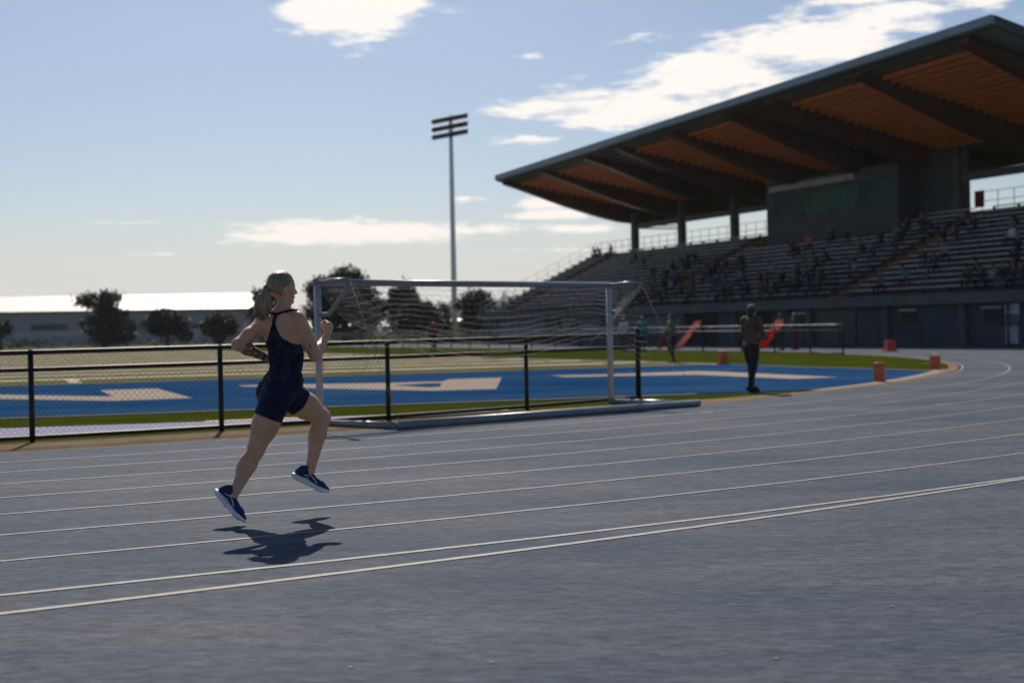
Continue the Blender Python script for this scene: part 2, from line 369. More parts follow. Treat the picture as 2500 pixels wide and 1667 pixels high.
# walls under the terraces
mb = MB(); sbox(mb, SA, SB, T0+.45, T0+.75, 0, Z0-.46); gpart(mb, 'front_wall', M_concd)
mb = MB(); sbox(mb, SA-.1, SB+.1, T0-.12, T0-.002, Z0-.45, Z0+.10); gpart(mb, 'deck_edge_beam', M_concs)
for s_ in (SA-.28, SB+.02):
    mb = MB()
    P = [(T0+.76, 0), (T1+2.6, 0), (T1+2.6, Z1-.05), (T1, Z1-.05), (T0+.76, Z0+.1)]
    a = [st(s_, t, z) for t, z in P]; b = [st(s_+.25, t, z) for t, z in P]
    mb.add(a+b, [tuple(range(5)), tuple(range(9, 4, -1))]+[(i, (i+1) % 5, 5+(i+1) % 5, 5+i) for i in range(5)])
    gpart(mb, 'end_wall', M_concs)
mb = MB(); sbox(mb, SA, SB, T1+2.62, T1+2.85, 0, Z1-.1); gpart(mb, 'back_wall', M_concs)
# front wall fittings
for s_ in (-5.0, .6, 9.0, 36.0):
    mb = MB(); sbox(mb, s_-.55, s_+.55, T0+.36, T0+.448, 1.0, 1.75); w = gpart(mb, 'window', M_dark)
    m2 = MB(); sbox(m2, s_-.48, s_+.48, T0+.345, T0+.358, 1.06, 1.69); gsub(m2, 'pane', mat('dark_glass', (.006, .008, .010), .5, .1, 2, spec=.2), w)
    m2 = MB(); sbox(m2, s_-.62, s_+.62, T0+.30, T0+.358, 1.76, 1.80); gsub(m2, 'sill', M_galv, w)
for s_ in (-7, -1.4, 3.6, 10.5):
    mb = MB(); sbox(mb, s_-.18, s_+.18, T0+.25, T0+.446, 1.82+.1, 1.98); gpart(mb, 'wall_lamp', M_dark)
mb = MB(); sbox(mb, 4.6, 8.0, T0+.40, T0+.448, 0, 1.95); sh = gpart(mb, 'roller_shutter', mat('shutter_steel', (.03, .033, .037), .5, .1, 3))
for i in range(18):
    m2 = MB(); sbox(m2, 4.65, 7.95, T0+.375, T0+.398, .08+i*.104, .08+i*.104+.07); gsub(m2, 'slat', MATS['shutter_steel'], sh)
for s_, w_ in ((12.0, 2.6), (17.5, 3.4)):
    mb = MB(); sbox(mb, s_, s_+w_, T0+.42, T0+.448, 0, 1.93); gpart(mb, 'doorway', mat('doorway_painted_shade', (.012, .012, .013), .9))  # near-black slab: the dark inside of an opening is painted on
for s_, w_ in ((21.5, 9.0), (32, 6), (41, 8)):
    mb = MB(); sbox(mb, s_, s_+w_, T0+.405, T0+.448, .6, 1.9); gpart(mb, 'wall_panel', mat('wall_panel_paint', (.10, .125, .155), .7, .1, 1))
for i, (z0, z1, c) in enumerate(((1.45, 1.93, (.42, .46, .52)), (.95, 1.42, (.12, .13, .16)), (.10, .92, (.36, .46, .48)))):
    mb = MB(); sbox(mb, -6.6, -5.75, T0+.395+.002*i, T0+.43, z0, z1); gpart(mb, 'poster', mat('poster_print_%s' % 'abc'[i], c, .6, .35, 5))
for s_ in (-8.6, -3.2, 2.2, 8.4, 15.6, 21.2, 30.8, 38.6, 49.5):
    mb = MB(); sbox(mb, s_-.22, s_+.22, T0+.20, T0+.449, 0, Z0-.455); gpart(mb, 'wall_pier', M_concs)
for s_ in (-6.0, 11.8, 31.2):
    mb = MB().tube([st(s_, T0+.30, 0), st(s_, T0+.30, Z0-.47)], .05, 8); gpart(mb, 'downpipe', M_dark, None, True)
# rails
def rail(name, pts, h, gap, parent=None, m=None, r=.022, pick=0):
    mb = MB(); m = m or M_dark
    P = [Vector(p) for p in pts]
    for hh in (h, h*.5): mb.tube([p+Vector((0, 0, hh)) for p in P], r, 6)
    for a, b in zip(P[:-1], P[1:]):
        n = max(1, round((b-a).length/gap))
        for i in range(n+1):
            q = a.lerp(b, i/n); mb.tube([q, q+Vector((0, 0, h))], r, 6)
    return gpart(mb, name, m) if parent is None else mb.build(name, m, parent)
rail('back_railing', [st(26, T1+.3, Z1), st(SB, T1+.3, Z1)], 1.07, 1.2, r=.02)
rail('back_railing', [st(-8, T1+.3, Z1), st(6.5, T1+.3, Z1)], 1.07, 1.2, r=.02)
rail('end_railing', [st(SB+.15, T0+.2, Z0), st(SB+.15, T1, Z1)], 1.0, 1.2, m=M_galv, r=.018)
rail('front_railing', [st(SA, T0+.05, Z0+.1), st(SB, T0+.05, Z0+.1)], .95, 2.2, r=.018)
# columns
COLS = [44.6, 37.5, 30.4, 23.3, 16.2, 7.9, 1.0, -6.0]
def zsoff(s, t):
    zf = 13.05+(46-s)*.0257; zb = 10.3+(46-s)*.009
    return zf+(zb-zf)*(t-46.8)/17.2
for s_ in COLS:
    mb = MB(); sbox(mb, s_-.25, s_+.25, T1-.35, T1+.15, Z1-.6, zsoff(s_, T1)-.55); gpart(mb, 'column', M_col)
mb = MB(); sbox(mb, 24.6, 44.3, T1-.22, T1+.02, 9.22, 9.62); gpart(mb, 'tie_beam', M_dark)
mb = MB(); sbox(mb, -9, 7.6, T1-.22, T1+.02, 9.22, 9.66); gpart(mb, 'tie_beam', M_dark)
mb = MB(); sbox(mb, 44.9, 45.1, T1-.2, T1+5.0, 9.3, 9.4); sbox(mb, 44.9, 45.1, T1-.2, T1+5.0, 9.55, 9.62); gpart(mb, 'brace_rail', M_dark)
# back wall of the stair core
mb = MB(); sbox(mb, 7.2, 11.1, T1-.1, T1+.1, Z1, 11.2); gpart(mb, 'core_wall', mat('core_wall_paint', (.045, .05, .055), .8, .15, 1))
# roof -------------------------------------------------------------
S_E, S_N = 46.0, -6.6
TF, TB = 46.8, 64.0
roof = None
def roofslab(mb, s0, s1, t0, t1, dz0, dz1):
    P = []
    for dz in (dz0, dz1):
        for (s, t) in ((s0, t0), (s1, t0), (s1, t1), (s0, t1)): P.append(st(s, t, zsoff(s, t)+dz))
    return mb.hexa(P)
mb = MB(); roofslab(mb, S_N, S_E, TF, TB, .16, .34); roof = gpart(mb, 'roof', M_roof)
mb = MB(); roofslab(mb, S_N-.12, S_E+.12, TF-.22, TF-.005, -.04, .36); gsub(mb, 'front_fascia', mat('fascia_steel', (.20, .26, .33), .5, .08, 1.5), roof)
mb = MB(); roofslab(mb, S_E+.003, S_E+.12, TF, TB, -.10, .40); gsub(mb, 'end_fascia', M_dark, roof)
mb = MB(); roofslab(mb, S_N-.12, S_N-.003, TF, TB, -.10, .40); gsub(mb, 'end_fascia', M_dark, roof)
mb = MB(); roofslab(mb, S_N, S_E, TB+.003, TB+.12, -.10, .40); gsub(mb, 'back_fascia', M_dark, roof)
BEAMS = [45.6, 39.2, 32.2, 27.8, 21.3, 14.8, 10.6, 3.1, -4.4]
def beam(s, w=.72):
    mb = MB(); n = 14; V = []; F = []
    for i in range(n+1):
        f = i/n; t = TF+.35+(TB-TF-.9)*f
        d = .30+1.15*math.sin(min(1, f/.68)*math.pi/2)**1.2 if f < .68 else 1.45-.9*((f-.68)/.32)
        z = zsoff(s, t)
        V += [st(s-w/2, t, z-d), st(s+w/2, t, z-d), st(s+w/2, t, z+.04), st(s-w/2, t, z+.04)]
    for i in range(n):
        for k in range(4): F.append((i*4+k, i*4+(k+1) % 4, i*4+4+(k+1) % 4, i*4+4+k))
    F += [(0, 1, 2, 3), tuple(n*4+k for k in (3, 2, 1, 0))]
    mb.add(V, F); return gsub(mb, 'beam', M_beam, roof)
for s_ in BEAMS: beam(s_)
for bi, (a, b) in enumerate(zip(BEAMS[1:], BEAMS[:-1])):
    dbl = (b-a) < 5
    # lining between the beams, set back from the front edge
    if not dbl:
        mb = MB(); roofslab(mb, a+.22, b-.22, TF+1.7, TB-4.4, -.02, .05); gsub(mb, 'soffit_panel', M_wood, roof)
    mb = MB(); roofslab(mb, a+.22, b-.22, TF+.02, TB-.02, .10, .155); gsub(mb, 'roof_lining', M_soffit, roof)
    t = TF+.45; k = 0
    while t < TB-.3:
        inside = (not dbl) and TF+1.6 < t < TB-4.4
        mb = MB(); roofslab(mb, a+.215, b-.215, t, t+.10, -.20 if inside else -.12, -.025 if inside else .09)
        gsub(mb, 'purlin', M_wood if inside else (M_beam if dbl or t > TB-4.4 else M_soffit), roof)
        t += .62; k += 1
mb = MB().tube([st(s_, TF+.15, zsoff(s_, TF)-.10) for s_ in (S_N, 20, S_E)], .06, 6); gsub(mb, 'conduit', M_dark, roof)
# press box --------------------------------------------------------
PB0, PB1, PT = 11.2, 24.3, 56.9
M_pb = mat('press_box_panel', (.050, .056, .070), .7, .08, .7)
mb = MB()
sbox(mb, PB0, PB1, PT, PT+.15, 6.6, 8.25); sbox(mb, PB0, PB1, PT, PT+.15, 9.95, 10.55)
sbox(mb, PB0, PB0+.9, PT+.001, PT+.151, 8.25, 9.95); sbox(mb, PB1-.9, PB1, PT+.001, PT+.151, 8.25, 9.95)
sbox(mb, PB0, PB0+.15, PT+.15, T1+2.4, 6.6, 10.55); sbox(mb, PB1-.15, PB1, PT+.15, T1+2.4, 6.6, 10.55)
sbox(mb, PB0+.16, PB1-.16, T1+2.2, T1+2.4, 6.6, 10.5); sbox(mb, PB0, PB1, PT-.1, T1+2.4, 10.551, 10.75); sbox(mb, PB0+.16, PB1-.16, PT+.16, T1+2.2, 7.9, 8.05)
pb = gpart(mb, 'press_box', M_pb)
mb = MB(); sbox(mb, PB0+.9, PB1-.9, PT+.05, PT+.07, 8.25, 9.95)
gl = bpy.data.materials.new('tinted_window_glass'); gl.use_nodes = True; _n = gl.node_tree
_pb = _n.nodes['Principled BSDF']; _pb.inputs['Base Color'].default_value = (.006, .012, .012, 1); _pb.inputs['Roughness'].default_value = .08
_tr = _n.nodes.new('ShaderNodeBsdfTransparent'); _tr.inputs[0].default_value = (.55, .85, .78, 1); _mx = _n.nodes.new('ShaderNodeMixShader'); _mx.inputs[0].default_value = .25
_n.links.new(_tr.outputs[0], _mx.inputs[1]); _n.links.new(_pb.outputs[0], _mx.inputs[2]); _n.links.new(_mx.outputs[0], _n.nodes['Material Output'].inputs[0])
gsub(mb, 'window_pane', gl, pb)
for i in range(1, 3):
    s_ = PB0+.9+(PB1-PB0-1.8)*i/3; mb = MB(); sbox(mb, s_-.04, s_+.04, PT+.02, PT+.048, 8.25, 9.95); gsub(mb, 'mullion', M_dark, pb)
mb = MB(); sbox(mb, 15.2, 24.0, PT-.08, PT-.002, 10.12, 10.5); gsub(mb, 'sign_board', mat('sign_board_paint', (.34, .32, .31), .7, .25, 2.2), pb)
mb = MB(); sbox(mb, PB0+.4, PB1-.4, PT-.02, PT-.001, 7.5, 7.53); gsub(mb, 'panel_joint', M_dark, pb)
mb = MB(); sbox(mb, PB0+3.2, PB1-1.4, PT+2.2, PT+2.35, 8.06, 10.4); gsub(mb, 'room_glow_wall', mat('room_green_glow', (.22, .50, .43), .8, .1, 1), pb)  # pale green stands in for the interior's green light, set near the glass
mb = MB(); sbox(mb, SA+2, 5.0, T1+.35, T1+.42, Z1+.1, Z1+1.0); 
mb2 = MB(); sbox(mb2, 6.3, 7.0, T1+.22, T1+.28, Z1+.2, Z1+1.15); gpart(mb2, 'red_banner_panel', mat('red_cloth', (.12, .01, .012), .8))

# ------------------------------------------------------------------ near chain link fence (black)
A_M = math.atan2(18.86-47.0, -1.72+23.3); A_E = math.atan2(22.77-47.0, 2.11+23.3)
def frad(a): return 35.45-.36*min(1, max(0, (a-A_M)/(A_E-A_M)))**1.3
def fence_arc(rad, angs, h, label, name, post_angs, mid=.80, wires=True, pr=.033, rr=.030, mats=(None, None), botz=.06, gap=.075):
    P = [Vector((C1[0]+frad(a)*math.cos(a), C1[1]+frad(a)*math.sin(a), 0)) for a in angs]
    root = empty(name, P[0]); T = Matrix.Translation(-P[0])
    def put(mb, n, m, smooth=True, stuff=False):
        o = mb.build(n, m, root, smooth); o.matrix_parent_inverse = T
        if stuff: o['kind'] = 'stuff'
        return o
    m1, m2 = mats[0] or M_black, mats[1] or M_blackwire
    up = lambda z: [p+Vector((0, 0, z*(.955+.05*i/len(P) if z > .2 else 1))) for i, p in enumerate(P)]
    put(MB().tube(up(h), rr, 8), 'top_rail', m1)
    if mid: put(MB().tube(up(h*mid*1.01), rr*.9, 8), 'middle_rail', m1)
    put(MB().tube(up(botz), rr*.9, 8), 'bottom_rail', m1)
    for k, a in enumerate(post_angs):
        q = Vector((C1[0]+frad(a)*math.cos(a), C1[1]+frad(a)*math.sin(a), 0))
        last = k == len(post_angs)-1
        mb = MB().tube([q+Vector((0, 0, -.05)), q+Vector((0, 0, h-.03+(.10 if last else .0)))], pr*(1.35 if last else 1), 10)
        mb.tube([q+Vector((0, 0, h-.03+(.10 if last else .0))), q+Vector((0, 0, h-.03+(.15 if last else .04)))], [pr*1.5, pr*.6], 10)
        put(mb, 'post', m1)
    if wires:
        mb = MB(); L = sum((b-a).length for a, b in zip(P[:-1], P[1:])); n = int(L/gap); hh = h-botz
        def pt(u): 
            a = angs[0]+(angs[-1]-angs[0])*u; return Vector((C1[0]+(frad(a)-.03)*math.cos(a), C1[1]+(frad(a)-.03)*math.sin(a), 0))
        for i in range(-int(hh/gap), n):
            for sg in (1, -1):
                u0 = i/n if sg > 0 else (i+hh/gap)/n; u1 = (i+hh/gap)/n if sg > 0 else i/n
                lo, hi = 0, 1
                if max(u0, u1) < 0 or min(u0, u1) > 1: continue
                f0, f1 = 0., 1.
                if u0 < 0: f0 = -u0/(u1-u0)
                if u0 > 1: f0 = (1-u0)/(u1-u0)
                if u1 < 0: f1 = (0-u0)/(u1-u0)
                if u1 > 1: f1 = (1-u0)/(u1-u0)
                pts = [pt(u0+(u1-u0)*f)+Vector((0, 0, botz+hh*f)) for f in (f0, (f0+f1)/2, f1)]
                mb.tube(pts, .0013, 3, cap=False)
        put(mb, 'chain_link_mesh', m2, False, True)
    tag(root, label, 'fence'); return root
def ang(x, y): return math.atan2(y-C1[1], x-C1[0])
pa = [ang(-12.2, 13.2)-.0, ang(-9.3, 14.35), ang(-7.5, 15.25), ang(-5.69, 16.16), ang(-3.68, 17.36), ang(-1.72, 18.86), ang(.18, 20.68), ang(2.11, 22.77)]
fence_arc(35.42, list(np.linspace(pa[0], pa[-1], 40)), 1.10, 'black chain link fence with a top and a middle rail behind the runner', 'chain_link_fence', pa)
# fence on the far side of the field (pale galvanised rails)
def fence_path(P, h, label, name, gap, m1, m2, mesh_gap=.16, top=.024, mid=True):
    root = empty(name, P[0]); T = Matrix.Translation(-P[0])
    def put(mb, n, m, smooth=True, stuff=False):
        o = mb.build(n, m, root, smooth); o.matrix_parent_inverse = T
        if stuff: o['kind'] = 'stuff'
    up = lambda z: [p+Vector((0, 0, z)) for p in P]
    put(MB().tube(up(h), top, 6), 'top_rail', m1)
    if mid: put(MB().tube(up(h*.82), top*.8, 6), 'middle_rail', m1)
    put(MB().tube(up(.05), top, 6), 'bottom_rail', m2)
    mb = MB(); acc = 0; mm = MB()
    L = 0
    for a, b in zip(P[:-1], P[1:]):
        d = (b-a).length; n = max(1, int(d/mesh_gap))
        for i in range(n):
            q = a.lerp(b, i/n); q2 = a.lerp(b, (i+1)/n)
            mm.add([q+Vector((0,0,.05)), q+Vector((0,0,.05))+(b-a).normalized()*.012, q+Vector((0,0,h))+(b-a).normalized()*.012, q+Vector((0,0,h))], [(0,1,2,3)])
        k = 0
        while L+d-k > 0 and k <= d:
            if k >= acc: put(MB().tube([a.lerp(b, k/d)+Vector((0,0,-.05)), a.lerp(b, k/d)+Vector((0,0,h+.05))], top*1.5, 8), 'post', m2); acc += gap
            k += gap/8
        acc -= d
    put(mm, 'wire_mesh', m2, False, True)
    tag(root, label, 'fence'); return root
FP = [Vector((*p, 0)) for p in arc(36.2, R(7.7), A0, 8)]+[st(12, 36.2), st(30, 36.2), st(84, 36.2)]
fence_path(FP, 1.15, 'low fence with two pale rails along the far inner edge of the track', 'perimeter_fence', 3.0, mat('dull_galvanised_rail', (.22, .23, .24), .4, .15, 8, metal=.6), M_black)
FP2 = [st(-20, 46.6), st(0, 46.6), st(30, 46.6), st(66, 46.6)]
fence_path(FP2, 1.1, 'thin dark railing fence along the foot of the grandstand', 'spectator_fence', 3.0, M_dark, M_black, .25, .02)
c2 = st(LEN, 0)
FP3 = [Vector((-150, 132, 0)), Vector((-96, 152, 0)), Vector((-46, 176, 0)), Vector((0, 190, 0)), Vector((50, 200, 0))]
fence_path(FP3, 1.9, 'long grey boundary fence beyond the far end of the track before the shed', 'boundary_fence', 5.0, M_galv, M_galv, .5, .03)

# ------------------------------------------------------------------ goal
GA, GB, GC, GD = Vector((-2.56, 18.07, 0)), Vector((1.56, 21.74, 0)), Vector((2.79, 20.73, 0)), Vector((-1.42, 17.1, 0))
goal = empty('football_goal', (GA+GB)/2); TG = Matrix.Translation(-(GA+GB)/2)
tag(goal, 'movable football goal with a sagging net and steel ground frame on the track edge', 'goal')
def gp(mb, n, m, smooth=True, kind=None):
    o = mb.build(n, m, goal, smooth); o.matrix_parent_inverse = TG
    if kind: o['kind'] = kind
    return o
GH = 1.90; M_post = mat('goal_post_paint', (.36, .38, .41), .35, .08, 5); up = Vector((0, 0, 1)); gx = (GB-GA).normalized(); gy = (GD-GA).normalized()
gp(MB().tube([GA, GA+up*GH], .048, 12), 'post', M_post); gp(MB().tube([GB, GB+up*GH], .048, 12), 'post', M_post)
gp(MB().tube([GA+up*GH-gx*.06, GB+up*GH+gx*.06], .046, 12), 'crossbar', M_goal)
M_frame = mat('goal_frame_paint', (.16, .20, .25), .4, .12, 4)
gp(MB().tube([GD+up*.055-gx*.04, GC+up*.055+gx*.04], .055, 12), 'ground_bar', M_frame)
for a, b in ((GA, GD), (GB, GC)):
    gp(MB().tube([a+up*.05, b+up*.05-gy*.05], .045, 10), 'side_ground_bar', M_goal)
    arm = a+gy*.62+up*(GH+.02)
    gp(MB().tube([a+up*GH, a+gy*.3+up*(GH+.02), arm], .024, 8), 'top_arm', M_goal)
    gp(MB().tube([arm, a+gy*.55+up*(GH-.12), a+gy*.22+up*(GH-.42), a+up*(GH-.43)], .030, 8), 'brace', M_goal)
    gp(MB().tube([arm, b+up*.06], .004, 5), 'back_stay', M_net)
# net: hung along the crossbar and the arms, slack, gathered up to the right hand side
NU, NV = 34, 12
def netp(u, v):
    top = GA.lerp(GB, u)+up*GH
    back = .62+.0*u
    # lower edge: high up at the middle left, low at both ends
    low = .98+.12*math.sin(u*9) - .45*math.exp(-((u-.98)/.10)**2) - .40*math.exp(-((u)/.08)**2)+.10*u
    z = GH+(low-GH)*v
    off = back*(1-(1-min(1, v*2.2))**2)*(.55+.45*abs(2*u-1)) + .16*math.sin(3.1*v+u*5)*v
    p = GA.lerp(GB, u) + gy*off + up*z
    p += gx*(.10*math.sin(6*v+3*u)*v*(1-abs(2*u-1)))
    # sag of each course of cord
    p.z -= .10*math.sin(math.pi*u)*v + .35*v*(1-v)*math.sin(math.pi*u)*.6
    return p
mb = MB()
for j in range(NV+1): mb.tube([netp(i/NU, j/NV)+up*(.008*math.sin(i*2.3+j)) for i in range(NU+1)], .0027, 3, cap=False)
for i in range(0, NU+1): mb.tube([netp(i/NU, j/NV) for j in range(NV+1)], .0014, 3, cap=False)
gp(mb, 'net', M_net, False)
for side, (a, b) in enumerate(((GA, GD), (GB, GC))):
    mb = MB(); n = 13
    for j in range(n+1):
        f = j/n
        # fan of cords gathered from the arm towards the back of the net
        p0 = a+gy*(.62*f)+up*GH; sg = 1 if side == 0 else -1
        p3 = a+gx*sg*(.25+1.05*f)+gy*(.5+.2*f)+up*(1.30-.42*f+.1*(side))
        pts = []
        for i in range(9):
            q = p0.lerp(p3, i/8); q.z -= .12*math.sin(math.pi*i/8)*(1-f*.4); pts.append(q)
        mb.tube(pts, .0034, 3, cap=False)
    for i in range(1, 9):
        pts = []
        for j in range(n+1):
            f = j/n; p0 = a+gy*(.62*f)+up*GH; sg = 1 if side == 0 else -1
            p3 = a+gx*sg*(.25+1.05*f)+gy*(.5+.2*f)+up*(1.30-.42*f+.1*side); q = p0.lerp(p3, i/8); q.z -= .12*math.sin(math.pi*i/8)*(1-f*.4); pts.append(q)
        mb.tube(pts, .0022, 3, cap=False)
    gp(mb, 'side_net', M_net, False)

# ------------------------------------------------------------------ pylons, cone, flags
M_pyl = mat('pylon_vinyl', (.45, .09, .02), .6, .15, 8); M_pyw = mat('pylon_band', (.6, .5, .42), .6)
def pylon(x, y, h, w, label, band=False):
    r = empty('field_pylon', (x, y, 0), R(20))
    mb = MB(); a = w/2
    mb.hexa([(-a, -a, 0), (a, -a, 0), (a, a, 0), (-a, a, 0), (-a*.92, -a*.92, h), (a*.92, -a*.92, h), (a*.92, a*.92, h), (-a*.92, a*.92, h)])
    o = mb.build('body', M_pyl, r); bv = o.modifiers.new('b', 'BEVEL'); bv.width = .012; bv.segments = 2
    mb = MB().box(-a*1.15, -a*1.15, 0.004, a*1.15, a*1.15, .03); mb.build('foot', M_pyl, r)
    if band: mb = MB().box(-a*1.01, -a*1.01, h-.06, a*1.01, a*1.01, h+.006); mb.build('top_band', M_pyw, r)
    return tag(r, label, 'pylon', 'orange pylons at the corners of the blue end zone')
pylon(6.6, 42.8, .42, .26, 'small orange pylon at the far left corner of the blue zone on the goal line')
pylon(7.48, 27.87, .40, .17, 'orange brown pylon standing on the near blue edge right of the walking person')
pylon(10.57, 34.15, .40, .20, 'orange pylon with a pale top at the right corner of the blue zone', True)
r = empty('marker_box', (15.5, 56, 0), R(10))
mb = MB().hexa([(-.21,-.2,.03),(.21,-.2,.03),(.21,.2,.03),(-.21,.2,.03),(-.17,-.15,.46),(.17,-.15,.46),(.17,.15,.46),(-.17,.15,.46)]); mb.build('body', mat('red_marker_plastic', (.42, .02, .02), .5, .12, 4), r)
MB().box(-.28, -.26, 0, .28, .26, .03).build('foot', MATS['red_marker_plastic'], r)
tag(r, 'bright red tapered marker box on the track before the grandstand', 'marker')

def flag(x, y, base_z, lean, L, w, col, label, top=None):
    """leaning feather flag: pole in a round foot with a long cloth blade"""
    r = empty('feather_flag', (x, y, 0), R(10))
    mb = MB(); n = 10; P = [Vector((lean*(i/n), 0, base_z+L*(i/n))) for i in range(n+1)]
    mb.tube([Vector((0, 0, 0)), Vector((0, 0, base_z))]+P, .022, 6); mb.build('pole', M_dark, r)
    mb = MB().tube([(0, 0, 0), (0, 0, .06), (0, 0, .08)], [.34, .30, .05], 14); mb.build('foot', M_dark, r)
    for k, (i0, i1, c) in enumerate(((0, 6, col), (6, 10, top or col))):
        V = []; F = []
        for i in range(i0, i1+1):
            ww = w*(.88+.06*math.sin(i*1.1))
            V += [P[i]+Vector((0, .012, 0)), P[i]+Vector((ww*.5, .05*math.sin(i), 0)), P[i]+Vector((ww, .09*math.sin(i*1.4), .03))]
        for i in range(i1-i0): F += [(i*3, i*3+1, i*3+4, i*3+3), (i*3+1, i*3+2, i*3+5, i*3+4)]
        mb = MB().add(V, F); o = mb.build('cloth', c, r, True)
        sd = o.modifiers.new('s', 'SOLIDIFY'); sd.thickness = .012
    return tag(r, label, 'flag', 'leaning red flags behind the far fence')
def cloth(name, col):
    if name in MATS: return MATS[name]
    m = mat(name, col, .85, .12, 5); b = m.node_tree.nodes['Principled BSDF']
    tr = m.node_tree.nodes.new('ShaderNodeBsdfTranslucent'); tr.inputs[0].default_value = (*col, 1)
    mx = m.node_tree.nodes.new('ShaderNodeMixShader'); mx.inputs[0].default_value = .45
    m.node_tree.links.new(b.outputs[0], mx.inputs[1]); m.node_tree.links.new(tr.outputs[0], mx.inputs[2]); m.node_tree.links.new(mx.outputs[0], m.node_tree.nodes['Material Output'].inputs[0]); return m
M_pinkc = cloth('faded_pink_cloth', (.70, .30, .25)); M_redc = cloth('bright_red_cloth', (.62, .02, .015)); M_dred = cloth('dark_red_cloth', (.22, .03, .03))
flag(8.45, 71.0, .10, 1.15, 1.35, .45, M_pinkc, 'faded pink leaning flag right of the distant person in dark clothes')
flag(7.55, 71.5, .10, .62, .95, .45, M_dred, 'short dark red flag left of the distant person in dark clothes')
flag(10.75, 60.0, .15, .90, 1.25, .50, M_redc, 'bright red flag with a pale top behind the person in the olive top', M_pinkc)

# ------------------------------------------------------------------ bodies: one continuous skin grown from a field of muscles
def V3(*a): return np.array(a, dtype=np.float32)
def nrm(v): v = np.array(v, dtype=np.float32); return v/np.linalg.norm(v)
def cap(a, b, r0, r1, lab, k=.015, n=None, f=1.0): return dict(t='c', a=V3(*a), b=V3(*b), r0=r0, r1=r1, lab=lab, k=k, n=None if n is None else nrm(n), f=f)
def ell(c, F, L, U, r, lab, k=.015): return dict(t='e', a=V3(*c), M=np.array([nrm(F), nrm(L), nrm(U)], dtype=np.float32), r=np.array(r, dtype=np.float32), lab=lab, k=k)
def pdist(p, X):
    if p['t'] == 'c':
        ba = p['b']-p['a']; q = X-p['a']; h = np.clip((q@ba)/max(1e-9, float(ba@ba)), 0, 1)
        d = q-h[..., None]*ba; r = p['r0']+(p['r1']-p['r0'])*h
        if p['n'] is not None:
            c = d@p['n']; d = d+(c*(1/p['f']-1))[..., None]*p['n']
        return np.sqrt((d*d).sum(-1))-r
    q = (X-p['a'])@p['M'].T; k0 = np.linalg.norm(q/p['r'], axis=-1); k1 = np.linalg.norm(q/p['r']**2, axis=-1)+1e-9
    return k0*(k0-1)/k1
def pbox(p, m):
    if p['t'] == 'c':
        r = max(p['r0'], p['r1'])*max(1, p['f'])+m; return np.minimum(p['a'], p['b'])-r, np.maximum(p['a'], p['b'])+r
    r = float(p['r'].max())+m; return p['a']-r, p['a']+r
def field_mesh(prims, h, carve=None):
    lo = np.min([pbox(p, .03)[0] for p in prims], 0)-h*2; hi = np.max([pbox(p, .03)[1] for p in prims], 0)+h*2
    n = np.ceil((hi-lo)/h).astype(int)+1; G = np.full(n, .06, np.float32)
    ax = [lo[i]+h*np.arange(n[i], dtype=np.float32) for i in range(3)]
    for p in prims:
        a, b = pbox(p, p['k']*1.2+.01+h); i0 = np.maximum(0, np.floor((a-lo)/h).astype(int)); i1 = np.minimum(n, np.ceil((b-lo)/h).astype(int)+1)
        sl = tuple(slice(i0[i], i1[i]) for i in range(3))
        X = np.stack(np.meshgrid(ax[0][sl[0]], ax[1][sl[1]], ax[2][sl[2]], indexing='ij'), -1)
        d = pdist(p, X); g = G[sl]; k = p['k']
        hh = np.clip(.5+.5*(g-d)/k, 0, 1); G[sl] = g*(1-hh)+d*hh-k*hh*(1-hh)
    if carve is not None:
        X = np.stack(np.meshgrid(*ax, indexing='ij'), -1); G = np.maximum(G, carve(X))
    return nets(G, lo, h)
def nets(G, lo, h):
    S = G < 0; nx, ny, nz = G.shape
    corner = np.zeros((nx-1, ny-1, nz-1), np.int8)
    for dx in (0, 1):
        for dy in (0, 1):
            for dz in (0, 1): corner += S[dx:nx-1+dx, dy:ny-1+dy, dz:nz-1+dz]
    act = (corner > 0) & (corner < 8); I = np.argwhere(act); idx = -np.ones(act.shape, np.int32); idx[act] = np.arange(len(I))
    acc = np.zeros((len(I), 3), np.float32); cnt = np.zeros(len(I), np.float32)
    cs = [(x, y, z) for x in (0, 1) for y in (0, 1) for z in (0, 1)]
    for a in cs:
        for b in cs:
            if sum(abs(a[i]-b[i]) for i in range(3)) != 1 or a > b: continue
            va = G[I[:, 0]+a[0], I[:, 1]+a[1], I[:, 2]+a[2]]; vb = G[I[:, 0]+b[0], I[:, 1]+b[1], I[:, 2]+b[2]]
            m = (va < 0) != (vb < 0); t = np.where(m, va/(va-vb+1e-12), 0)
            P = np.array(a, np.float32)+t[:, None]*(np.array(b, np.float32)-np.array(a, np.float32)); acc[m] += P[m]; cnt[m] += 1
    V = lo+h*(I+acc/cnt[:, None]); F = []
    for d in range(3):
        e = [0, 0, 0]; e[d] = 1; u, v = (d+1) % 3, (d+2) % 3
        A = S[:nx-e[0], :ny-e[1], :nz-e[2]]; B = S[e[0]:, e[1]:, e[2]:]
        E_ = np.argwhere(A != B); ok = (E_[:, u] > 0) & (E_[:, v] > 0) & (E_[:, u] < G.shape[u]-1) & (E_[:, v] < G.shape[v]-1); E_ = E_[ok]
        def c(du, dv):
            q = E_.copy(); q[:, u] -= du; q[:, v] -= dv; return idx[q[:, 0], q[:, 1], q[:, 2]]
        Q = np.stack([c(1, 1), c(0, 1), c(0, 0), c(1, 0)], 1); ins = A[E_[:, 0], E_[:, 1], E_[:, 2]]
        Q[~ins] = Q[~ins][:, ::-1]; F.append(Q)
    return V, np.concatenate(F)
